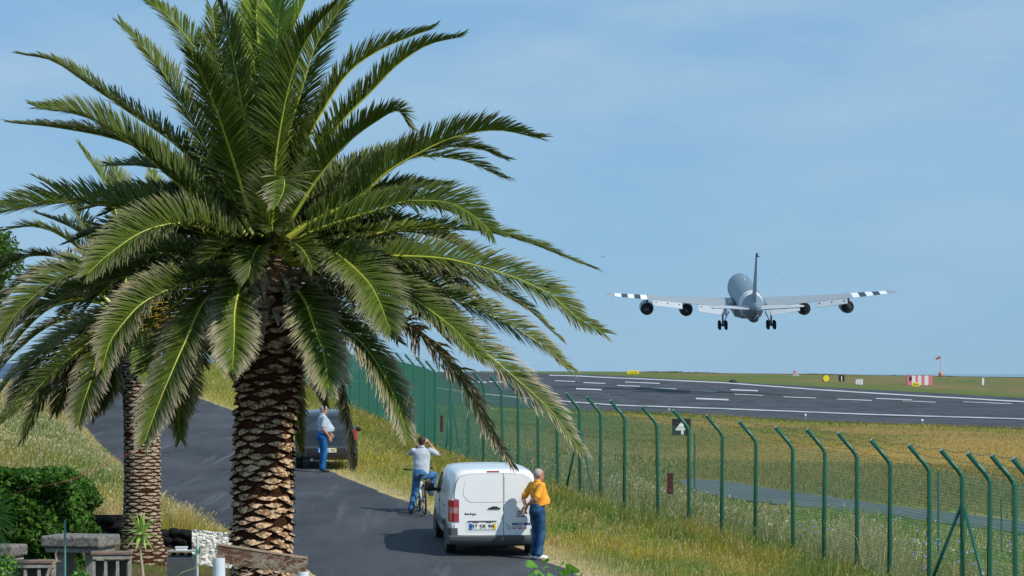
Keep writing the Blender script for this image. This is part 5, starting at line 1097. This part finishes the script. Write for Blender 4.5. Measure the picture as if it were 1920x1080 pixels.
s.build('chevron_badge', mat('badge_dark_chrome', (.05, .055, .065), .25, metal=.6), dr_)
text_mesh('CITROËN', .034, m_blk, 'maker_lettering', dr_, Rv(.515, .785, .022), align='CENTER', sx=1.25, depth=.001, bold=.0015)
m_navy = mat('lettering_navy', (.02, .035, .20), .5); m_redt = mat('lettering_red', (.45, .03, .05), .5); m_gryt = mat('lettering_grey', (.22, .24, .25), .5)
text_mesh('MARCO MENDES', .066, m_navy, 'owner_lettering', dr_, Rv(.345, .625, .022), sx=.86, depth=.001, bold=.003)
text_mesh('canalizações', .030, m_gryt, 'trade_lettering', dr_, Rv(.345, .590, .022), sx=1.3, depth=.001)
text_mesh('967 889 78', .046, m_redt, 'phone_lettering', dr_, Rv(.345, .548, .022), sx=1.35, depth=.001, bold=.001)
s = MB(); s.tube([Rv(.225, .665, .022), Rv(.228, .62, .022), Rv(.25, .575, .022), Rv(.30, .56, .022), Rv(.335, .575, .022)], .004, 5); s.tube([Rv(.225, .665, .022), Rv(.26, .625, .022), Rv(.285, .60, .022), Rv(.335, .575, .022)], .004, 5); s.tube([Rv(.24, .548, .022), Rv(.30, .545, .022)], .004, 5); s.tube([Rv(.255, .63, .022), Rv(.28, .615, .022)], .006, 5); s.build('bird_emblem', m_gryt, dr_)
# lamps, bumper, mirrors, side glass
for sg in (-1, 1):
    e_ = empty('tail_light', (0, 0, 0)); e_.parent = van
    def TL(a, b, o, sg=sg): return Vector((sg * (.80 + a * .5), SHV * (b - .5) + .05 - a * .9 * .4 - .012 - o + .10 * max(0, -a), b))
    for z0, z1, m_ in ((.975, 1.11, m_redl), (.86, .973, m_clear), (.70, .858, m_redl)):
        s = MB(); s.loft([[Vector((sg * x, y + SHV * (z - .5), z)) for x, y in ((.702, -.020), (.790, -.030), (.862, .012), (.899, .095), (.80, .12), (.705, .02))] for z in (z0, (z0 + z1) / 2, z1)]); s.build('lens', m_, e_, auto=30)
    s = MB(); s.box((sg * 1.045, 3.02, 1.20), (.19, .11, .22), bev=.045); s.box((sg * .93, 3.05, 1.13), (.14, .05, .07)); s.build('mirror', m_blk, van)
    s = MB(); X_ = .895; s.add([(sg * .905, 2.25, 1.10), (sg * .905, 3.05, 1.10), (sg * .82, 2.78, 1.50), (sg * .81, 2.30, 1.53)], [(0, 1, 2, 3)]); s.build('side_window', m_glass, van, fix=False)
    s = MB(); s.box((sg * .908, 2.15, .98), (.02, .16, .03), bev=.008); s.build('side_handle', m_blk, van)
    s = MB(); s.box((sg * .906, 2.15, .60), (.02, 1.9, .12), bev=.008); s.build('side_moulding', m_vplas, van)
    s = MB(); s.box((sg * .902, 2.14, 1.03), (.006, .012, 1.15)); s.box((sg * .902, 1.1, .95), (.006, .9, .012)); s.build('side_door_gap', m_seal, van)
s = MB(); prof = [(-.055, .30), (-.085, .36), (-.085, .415), (-.045, .43), (.02, .43), (.02, .26), (-.02, .26)]
rg = []
for x, off, lift in ((-.915, .42, .0), (-.915, .10, .0), (-.88, .02, .0), (-.80, -.005, 0), (0, -.02, 0), (.80, -.005, 0), (.88, .02, 0), (.915, .10, 0), (.915, .42, 0)): rg.append([Vector((x * (1 if abs(x) < .9 else 1 + a * .1), a + off, b + (.0))) for a, b in prof])
s.loft(rg)
for sg in (-1, 1): s.loft([[Vector((sg * x, y, z)) for x, y in ((.72, -.045), (.84, -.035), (.915, .06), (.918, .32), (.82, .30))] for z in (.42, .50, .575)])
s.build('bumper', m_vplas, van, auto=35)
s = MB(); s.box((0, .25, .27), (1.5, .5, .10)); s.tube([(-.35, .2, .24), (.3, .25, .23)], .06, 8); s.build('underbody', m_blk, van)
s = MB(); s.prism(rrect(-.14, 1.735 - .01, .10, 1.758, .008), lambda a, b, o: Vector((a, SHV * (zsq(b) - .5) + .02 - o, zsq(b))), .02); s.build('brake_light', m_redl, van)
s = MB(); s.add([(-.66, 3.36, 1.27), (.66, 3.36, 1.27), (.60, 2.84, 1.63), (-.60, 2.84, 1.63)], [(0, 1, 2, 3)]); s.build('windscreen', m_glass, van, fix=False)

def hatchback(loc, rz, paint, label, w=.86, hh=1.50, L_=4.0, plate=None, rx=0.0):
    e = empty('parked_car', loc, rz, label, 'car', 'cars parked on the verge'); e.rotation_euler = (rx, 0, rz); k = hh / 1.5
    st_ = [(.0, .34, .72, .80, w * .80, w * .84, w * .80), (.04, .30, .95, 1.02 * k, w * .94, w * .96, w * .86), (.16, .26, 1.0, 1.12 * k, w * .98, w, w * .80), (.34, .24, 1.0, 1.36 * k, w, w, w * .70), (.52, .24, 1.0, 1.45 * k, w, w * 1.01, w * .69), (1.4, .24, .98, 1.50 * k, w, w * 1.01, w * .70), (2.0, .24, .97, 1.47 * k, w, w * 1.01, w * .68),
           (2.7, .24, .95, 1.12 * k, w, w, w * .72), (2.95, .24, .93, .99 * k, w, w, w * .78), (3.6, .26, .80, .88 * k, w * .95, w * .96, w * .76), (3.88, .28, .66, .74 * k, w * .84, w * .85, w * .66), (L_, .34, .55, .62, w * .68, w * .68, w * .5)]
    s = MB(); s.loft([ring(*a) for a in st_]); s.build('body', paint, e, auto=40)
    for sg in (-1, 1):
        for yy in (.68, 3.15): wheel(e, sg * (w - .10), yy, .31, .20, sg); arch(e, sg * (w + .004), yy, sg)
        s = MB(); s.prism([(.60, .86 * k + .13), (.92, .84 * k + .13), (.95, 1.22 * k), (.86, 1.28 * k)] if False else [(w * .80, .80), (w * .985, .82), (w * .97, 1.10), (w * .84, 1.16)], lambda a, b, o: Vector((sg * a, .10 + (b - .8) * .28 - .07 - o * 1.0, b)), .05); s.build('tail_light', m_redl, e)
        s = MB(); s.box((sg * (w + .10), 2.45, 1.0), (.17, .09, .13), bev=.04); s.build('mirror', m_blk, e)
        s = MB(); s.add([(sg * (w * 1.006), .75, 1.02), (sg * (w * 1.006), 2.55, 1.0), (sg * w * .74, 2.02, 1.41 * k), (sg * w * .75, .85, 1.41 * k)], [(0, 1, 2, 3)]); s.build('side_window', m_glass, e, fix=False)
        s = MB(); s.ell((sg * w * .66, 3.83, .66), (.17, .10, .085)); s.build('headlight', mat('headlight_glass', (.75, .78, .80), .1, coat=.6), e, smooth=True)
    s = MB(); s.prism(rrect(-w * .74, 1.03 * k, w * .74, 1.37 * k, .05), lambda a, b, o: Vector((a * (1 - (b - 1.03 * k) * .35), .085 + (b - 1.0) * .62 - o, b)), .05); s.build('rear_window', m_glass, e)
    s = MB(); s.add([(-w * .74, 2.74, 1.09 * k), (w * .74, 2.74, 1.09 * k), (w * .62, 2.03, 1.46 * k), (-w * .62, 2.03, 1.46 * k)], [(0, 1, 2, 3)]); s.build('windscreen', m_glass, e, fix=False)
    s = MB(); s.loft([[Vector((x, y + o_, z)) for y, z in ((-.05, .36), (-.09, .44), (-.09, .60), (-.03, .66), (.10, .64), (.10, .30))] for x, o_ in ((-w * 1.0, .25), (-w * .97, .04), (-w * .6, 0), (w * .6, 0), (w * .97, .04), (w * 1.0, .25))]); s.build('bumper', mat('bumper_dark', (.03, .033, .04), .45), e, auto=35)
    s = MB(); s.tube([(-w * .5, -.10, .27), (-w * .5, .2, .27)], .04, 10); s.build('exhaust', m_alloy, e)
    s = MB(); s.box((0, 3.97, .48), (w * 1.2, .04, .16)); s.build('grille', m_blk, e)
    if plate: number_plate(e, lambda a, b, o: Vector((a, -.092 - o, b)), -.27, .27, .48, .60, plate)
    return e
m_cb = mat('car_black_paint', (.028, .034, .048), .25, coat=.6)
yc = 75.5; xc = (613 - 960) * yc / F
hatchback((xc, yc, g1(xc, yc) + .03), R(5), m_cb, 'black hatchback parked half on the verge behind the standing man', w=.865, hh=1.62, plate='26 22 SE', rx=R(2))
m_cbl = mat('car_blue_paint', (.035, .075, .16), .3, coat=.6)
hatchback((P(48, 0, 152).x, 152, g1(P(48, 0, 152).x, 152)), R(160), m_cbl, 'blue car facing us at the far left, mostly hidden by the palm', hh=1.65)
hatchback((P(92, 0, 128).x, 128, g1(P(92, 0, 128).x, 128)), R(168), m_cb, 'dark car facing us under the palm fronds at the far left', hh=1.55)

# ------------------------------------------------------------------ people
def organic(s, name, m, parent, voxel=.011, smooth=3):
    me = bpy.data.meshes.new(name); me.from_pydata(s.v, [], s.f); ob = bpy.data.objects.new(name, me); C.objects.link(ob)
    r = ob.modifiers.new('r', 'REMESH'); r.mode = 'VOXEL'; r.voxel_size = voxel; r.use_smooth_shade = True
    q = ob.modifiers.new('s', 'SMOOTH'); q.iterations = smooth; q.factor = .5
    dg = bpy.context.evaluated_depsgraph_get(); dg.update(); me2 = bpy.data.meshes.new_from_object(ob.evaluated_get(dg)); bpy.data.objects.remove(ob)
    me2.materials.clear(); me2.materials.append(m); me2.name = name
    o = bpy.data.objects.new(name, me2); C.objects.link(o); o.parent = parent; return o
def section(s, secs, n=20):
    s.loft([[Vector(c) + Vector((rx * math.cos(2 * math.pi * j / n), ry * math.sin(2 * math.pi * j / n), 0)) for j in range(n)] for c, rx, ry in secs])
def limb(s, pts, rad):
    P_, L_ = catmull(pts, 14) if len(pts) > 2 else (np.linspace(pts[0], pts[-1], 8), 0)
    k = len(P_); rr = np.interp(np.linspace(0, 1, k), np.linspace(0, 1, len(rad)), rad); s.tube([tuple(p) for p in P_], list(rr), 12)
    s.ell(P_[0], (rr[0],) * 3, nu=10, nv=6); s.ell(P_[-1], (rr[-1],) * 3, nu=10, nv=6)
def hand(s, w, d, nrm, across, curl=.5, thumb=1, sc_=1.0):
    d = Vector(d).normalized(); nrm = Vector(nrm).normalized(); ac_ = Vector(across).normalized(); w = Vector(w)
    c = w + d * .05 * sc_; m = Matrix((ac_, nrm, d)).transposed()
    s.ell(c, (.044 * sc_, .019 * sc_, .055 * sc_), m.to_euler(), 12, 8)
    for i, (o_, l_) in enumerate(((-.033, .062), (-.011, .076), (.011, .080), (.032, .072))):
        p0 = w + d * .088 * sc_ + ac_ * o_ * sc_; d1 = (d + nrm * curl * .5 + ac_ * o_ * 2).normalized(); p1 = p0 + d1 * l_ * .5 * sc_; d2 = (d + nrm * curl * 1.6).normalized(); p2 = p1 + d2 * l_ * .5 * sc_
        s.tube([p0 - d * .02, p0, p1, p2], [.0105, .0105, .0098, .008], 8); s.ell(p2, (.008,) * 3, nu=6, nv=4)
    p0 = w + d * .03 * sc_ + ac_ * .034 * thumb * sc_; p1 = p0 + (d * .5 + ac_ * thumb * .8 + nrm * .3).normalized() * .035; p2 = p1 + (d + nrm * .4 + ac_ * thumb * .2).normalized() * .032; s.tube([p0, p1, p2], [.013, .0115, .009], 8); s.ell(p2, (.009,) * 3, nu=6, nv=4)
m_skin = mat('skin', (.44, .22, .15), .5, noise=.12, nscale=14); m_eye = mat('eye_dark', (.03, .02, .015), .2)
def fabric(nm, c, c2=None): return mat(nm, c, .85, noise=.9 if c2 else .14, nscale=5, bump=.5, bscale=14, bdist=.02, col2=c2, spec=.15)
def person(loc, rz, label, J, shirt, jeans, shoes, hair, hm, belly=.0, scale=1.0, skinm=None, bald=False):
    e = empty('person', loc, rz, label, 'person'); e.scale = (scale,) * 3; V_ = lambda k: Vector(J[k]); sk_ = skinm or m_skin
    hd = V_('head'); yaw = J.get('head_yaw', 0); hr = Matrix.Rotation(yaw, 3, 'Z') @ Matrix.Rotation(J.get('head_pitch', 0), 3, 'X'); H = lambda v: hd + hr @ Vector(v); er = hr.to_euler()
    nk = V_('neck'); ch = V_('chest'); wa_ = V_('waist'); pe = V_('pelvis')
    s = MB(); s.ell(hd + Vector((0, 0, .025)), (.077, .094, .098), er, 20, 14); s.ell(H((0, .022, -.045)), (.060, .068, .078), er, 16, 10); s.ell(H((0, .10, -.012)), (.012, .020, .022), er, 8, 6); s.ell(H((0, .085, -.062)), (.026, .014, .010), er, 8, 6); s.ell(H((0, .07, -.105)), (.030, .022, .020), er, 8, 6)
    for sg in (-1, 1): s.ell(H((sg * .080, -.005, -.012)), (.010, .020, .032), er, 8, 6)
    limb(s, [hd - Vector((0, .01, .07)), nk], [.054, .062])
    section(s, [(nk + Vector((0, 0, .01)), .06, .055), (nk - Vector((0, 0, .035)), .12, .075), (ch + Vector((0, 0, .06)), .155, .09), (ch - Vector((0, 0, .08)), .145, .095), (wa_, .135, .095), (pe, .145, .10), (pe - Vector((0, 0, .08)), .12, .09)])
    for sd in 'LR':
        a, b, c = V_('sh' + sd), V_('el' + sd), V_('wr' + sd); limb(s, [a, b], [.050, .043, .038]); limb(s, [b, c], [.041, .038, .027])
        limb(s, [V_('hip' + sd), V_('kn' + sd)], [.078, .066, .055]); limb(s, [V_('kn' + sd), V_('an' + sd)], [.054, .052, .036])
        hd_ = J['hand' + sd]; hand(s, c, *hd_)
    organic(s, 'body', sk_, e, .0088, 2)
    for sg in (-1, 1): q = MB(); q.ell(H((sg * .031, .086, .008)), (.012, .008, .008), er, 8, 6); q.build('eye', m_eye, e, smooth=True)
    s = MB(); # hair
    if bald:
        s.ell(H((0, -.012, .030)), (.082, .092, .096), er, 18, 12); s.v = [v for v in s.v]
    else:
        s.ell(H((0, -.018, .038)), (.087, .098, .098), er, 18, 12); s.ell(H((0, -.045, -.025)), (.070, .060, .065), er, 14, 10)
    organic(s, 'hair', hm, e, .010, 1)
    # shirt
    s = MB(); b_ = belly
    section(s, [(nk + Vector((0, -.003, .022)), .068, .066), (nk - Vector((0, 0, .018)), .115, .088), (nk - Vector((0, 0, .05)), .185, .105), (ch + Vector((0, b_ * .1, .05)), .198, .125 + b_ * .15), (ch + Vector((0, b_ * .4, -.08)), .190, .130 + b_ * .45), (wa_ + Vector((0, b_ * .62, .05)), .182 + b_ * .2, .128 + b_ * .72), (wa_ + Vector((0, b_ * .55, -.03)), .184 + b_ * .2, .128 + b_ * .65), (pe + Vector((0, b_ * .3, J.get('hem', .05))), .180 + b_ * .1, .130 + b_ * .35)])
    for sd in 'LR':
        a, b = V_('sh' + sd), V_('el' + sd); t_ = J.get('sleeve', .78); limb(s, [a, a.lerp(b, t_)], [.072, .068, .066]); s.ell(a.lerp(ch, .18) + Vector((0, 0, .0)), (.075, .075, .068), nu=12, nv=8)
        s.tube([a.lerp(b, t_ - .12), a.lerp(b, t_ + .03)], [.066, .069], 14)
    organic(s, 'shirt', shirt, e, .011, 3)
    s = MB(); s.tube([nk + Vector((0, -.006, .012)), nk + Vector((0, -.004, .045))], [.074, .066], 16); s.build('collar', shirt, e, smooth=True)
    # jeans
    s = MB(); section(s, [(pe + Vector((0, b_ * .15, .11)), .158 + b_ * .12, .115 + b_ * .2), (pe + Vector((0, 0, .04)), .172, .132), (pe - Vector((0, .012, .05)), .176, .142), (pe - Vector((0, .005, .12)), .150, .125)])
    for sd in 'LR':
        h_, k_, a_ = V_('hip' + sd), V_('kn' + sd), V_('an' + sd); limb(s, [h_, k_], [.104, .092, .078]); limb(s, [k_, a_ + (k_ - a_) * .05], [.078, .074, .072]); s.ell(h_ - Vector((0, .03, .02)), (.095, .10, .10), nu=12, nv=8)
        for q in range(4): p = a_.lerp(k_, .05 + .05 * q); s.ell(p, (.076 + .004 * (q % 2), .078 + .004 * (q % 2), .018), nu=14, nv=6)
    organic(s, 'jeans', jeans, e, .012, 3)
    for sd in 'LR':
        a_ = V_('an' + sd); t_ = Vector(J['toe' + sd]).normalized(); s = MB(); ang_ = math.atan2(t_.x, t_.y); ro = (0, 0, -ang_)
        s.ell(a_ + t_ * .055 + Vector((0, 0, -.035)), (.046, .135, .042), ro, 14, 8); s.ell(a_ + Vector((0, 0, -.02)), (.045, .06, .055), ro, 12, 8); s.ell(a_ + t_ * .12 + Vector((0, 0, -.045)), (.045, .06, .032), ro, 12, 8)
        s.v = [(x, y, max(z, a_.z - .078)) for x, y, z in s.v]; organic(s, 'shoe', shoes, e, .010, 2)
    return e
Z = Vector((0, 0, 1))
jn = fabric('blue_denim', (.018, .060, .145), (.040, .115, .23)); jn2 = fabric('bright_blue_denim', (.030, .105, .24), (.07, .20, .38)); jn3 = fabric('blue_trousers', (.010, .09, .25), (.022, .14, .36))
orange = fabric('orange_cotton', (.90, .38, .05)); grey = fabric('pale_grey_cotton', (.44, .50, .56)); grey2 = fabric('pale_blue_cotton', (.40, .47, .56))
Yp = 51.36; xp = (1008 - 960) * Yp / F
J = dict(head=(0, .03, 1.625), head_yaw=R(-18), neck=(0, 0, 1.485), chest=(0, 0, 1.33), waist=(0, .03, 1.10), pelvis=(0, -.01, .97), shL=(-.185, -.02, 1.425), shR=(.185, -.02, 1.425), elL=(-.255, -.17, 1.17), elR=(.215, -.18, 1.17), wrL=(-.03, -.245, 1.02), wrR=(.02, -.27, 1.04),
         handL=((.35, -.35, -.75), (.2, .9, -.1), (.8, 0, .4), .5, 1), handR=((-.45, -.55, -.70), (-.3, .85, -.2), (.8, -.2, -.5), .35, -1), hipL=(-.092, 0, .92), hipR=(.092, 0, .92), knL=(-.10, .03, .50), knR=(.10, .03, .50), anL=(-.115, -.02, .085), anR=(.115, -.05, .085), toeL=(-.25, 1, 0), toeR=(.35, 1, 0), hem=.07, sleeve=.80)
person((xp, Yp, g1(xp, Yp) + .02), R(-58), 'grey haired man in orange shirt and jeans, hands clasped behind him', J, orange, jn, mat('white_shoe', (.78, .78, .78), .5), None, mat('short_grey_hair', (.42, .36, .34), .8, noise=.25, nscale=25), belly=.07, scale=1.0, bald=True)
Yp = 74.2; xp = (605 - 960) * Yp / F
J = dict(head=(0, .03, 1.64), neck=(0, 0, 1.49), chest=(0, 0, 1.34), waist=(0, .02, 1.10), pelvis=(0, -.02, .97), shL=(-.19, 0, 1.43), shR=(.19, 0, 1.43), elL=(-.24, -.02, 1.14), elR=(.23, -.05, 1.14), wrL=(-.17, .20, .99), wrR=(.19, .13, .93), handL=((.3, .8, -.3), (.3, 0, -.6), (0, .3, .8), .6, 1), handR=((0, .35, -.9), (-.9, 0, 0), (0, .9, .3), .6, 1),
         hipL=(-.09, 0, .92), hipR=(.09, 0, .92), knL=(-.09, .03, .50), knR=(.09, .03, .50), anL=(-.10, 0, .085), anR=(.10, -.02, .085), toeL=(-.2, 1, 0), toeR=(.2, 1, 0), hem=.06)
person((xp, Yp, g1(xp, Yp) + .03), R(-72), 'man in pale blue shirt and blue trousers standing behind the black car', J, grey2, jn3, mat('dark_shoe', (.03, .03, .04), .6), None, mat('grey_hair', (.30, .28, .27), .8), belly=.13, scale=1.06)
Yp = 59.2; xp = (791 - 960) * Yp / F; zg = g1(xp, Yp) + .02
J = dict(head=(-.0, .05, 1.62), head_yaw=R(-10), head_pitch=R(4), neck=(0, 0, 1.475), chest=(0, -.01, 1.30), waist=(-.01, -.03, 1.06), pelvis=(-.02, -.05, .90), shL=(-.19, .0, 1.41), shR=(.19, 0, 1.42), elL=(-.30, .22, 1.34), elR=(.36, .17, 1.31), wrL=(-.09, .25, 1.56), wrR=(.15, .20, 1.56), handL=((.5, .1, .6), (.3, -.7, 0), (0, .5, .6), .7, 1), handR=((-.5, .1, .55), (-.3, -.6, .1), (0, .5, .6), .7, 1),
         hipL=(-.10, -.02, .87), hipR=(.09, 0, .87), knL=(-.17, .06, .48), knR=(.24, .36, .85), anL=(-.25, -.01, .085), anR=(.17, .22, .46), toeL=(-.1, 1, 0), toeR=(.15, 1, 0), hem=-.02, sleeve=.72)
cy = person((xp, Yp, zg), R(-6), 'dark haired man in grey T-shirt astride a bicycle, shading his eyes', J, grey, jn2, mat('dark_trainer', (.04, .04, .05), .6), None, mat('dark_hair', (.035, .022, .018), .7, noise=.3, nscale=20), belly=0.03, scale=.985)
# ------------------------------------------------------------------ bicycle
bk = empty('bicycle', (xp + .035, Yp - .18, zg - .0), R(9), 'white framed bicycle carrying the man at the road edge', 'bicycle'); bk.rotation_euler = (0, R(-3), R(9))
m_fr = mat('bicycle_white', (.70, .72, .72), .3); r = .325
for yy in (-.28, .76):
    e_ = empty('wheel', (0, 0, 0)); e_.parent = bk
    s = MB(); pts = [(0, yy + r * math.cos(a * math.pi / 18), .335 + r * math.sin(a * math.pi / 18)) for a in range(37)]; s.tube(pts, .021, 8, cap=False); s.build('tyre', m_tyre, e_, smooth=True)
    s = MB(); pts = [(0, yy + .295 * math.cos(a * math.pi / 18), .335 + .295 * math.sin(a * math.pi / 18)) for a in range(37)]; s.tube(pts, .010, 6, cap=False); s.tube([(-.05, yy, .335), (.05, yy, .335)], .022, 8); s.build('rim', m_alloy, e_, smooth=True)
    s = MB()
    for k in range(20): a = 2 * math.pi * k / 20; s.tube([((-1) ** k * .03, yy, .335), (0, yy + .295 * math.cos(a), .335 + .295 * math.sin(a))], .0016, 4)
    s.build('spokes', m_alloy, e_)
s = MB(); bb, st_, hd1, hd2, ra, fa = (0, .16, .30), (0, .02, .72), (0, .56, .86), (0, .60, .68), (0, -.28, .335), (0, .76, .335)
s.tube([bb, st_], .017, 8); s.tube([st_, hd1], .016, 8); s.tube([bb, hd2], .020, 8); s.tube([hd1, hd2], .020, 8)
for sg in (-1, 1):
    o_ = Vector((sg * .055, 0, 0)); s.tube([Vector(bb) + o_ * .5, Vector(ra) + o_], .010, 6); s.tube([Vector(st_) + o_ * .3, Vector(ra) + o_], .009, 6); s.tube([Vector(hd2) + o_ * .4, Vector(hd2) + o_ + Vector((0, .02, -.06)), Vector(fa) + o_], .012, 6)
s.build('frame', m_fr, bk, smooth=True)
s = MB(); s.tube([st_, (0, -.01, .84)], .014, 8); s.build('seat_post', m_alloy, bk)
s = MB(); s.ell((0, -.10, .865), (.075, .09, .030)); s.ell((0, .03, .865), (.028, .14, .024)); s.build('saddle', m_blk, bk, smooth=True)
s = MB(); s.tube([hd1, (0, .53, .96)], .014, 8); s.tube([(-.31, .50, .985), (-.12, .53, .965), (.12, .53, .965), (.31, .50, .985)], .012, 8); s.build('handlebar', m_blk, bk, smooth=True)
for sg in (-1, 1): s = MB(); s.tube([(sg * .24, .515, .98), (sg * .33, .495, .988)], .018, 8); s.build('grip', m_blk, bk)
s = MB(); s.lathe([(.09, -.004), (.09, .004), (.02, .004)], 20, 'X', (.045, .16, .30))
for sg, a in ((1, 1.1), (-1, 1.1 + math.pi)): dx = .17 * math.cos(a); dz = .17 * math.sin(a); s.tube([(sg * .06, .16, .30), (sg * .085, .16 + dx, .30 + dz)], .010, 6); s.box((sg * .13, .16 + dx, .30 + dz), (.09, .07, .02))
s.build('crankset', m_blk, bk)
s = MB(); s.tube([(.045, -.28, .37), (.045, .16, .39)], .004, 4); s.tube([(.045, -.28, .30), (.045, .16, .21)], .004, 4); s.build('chain', m_blk, bk)
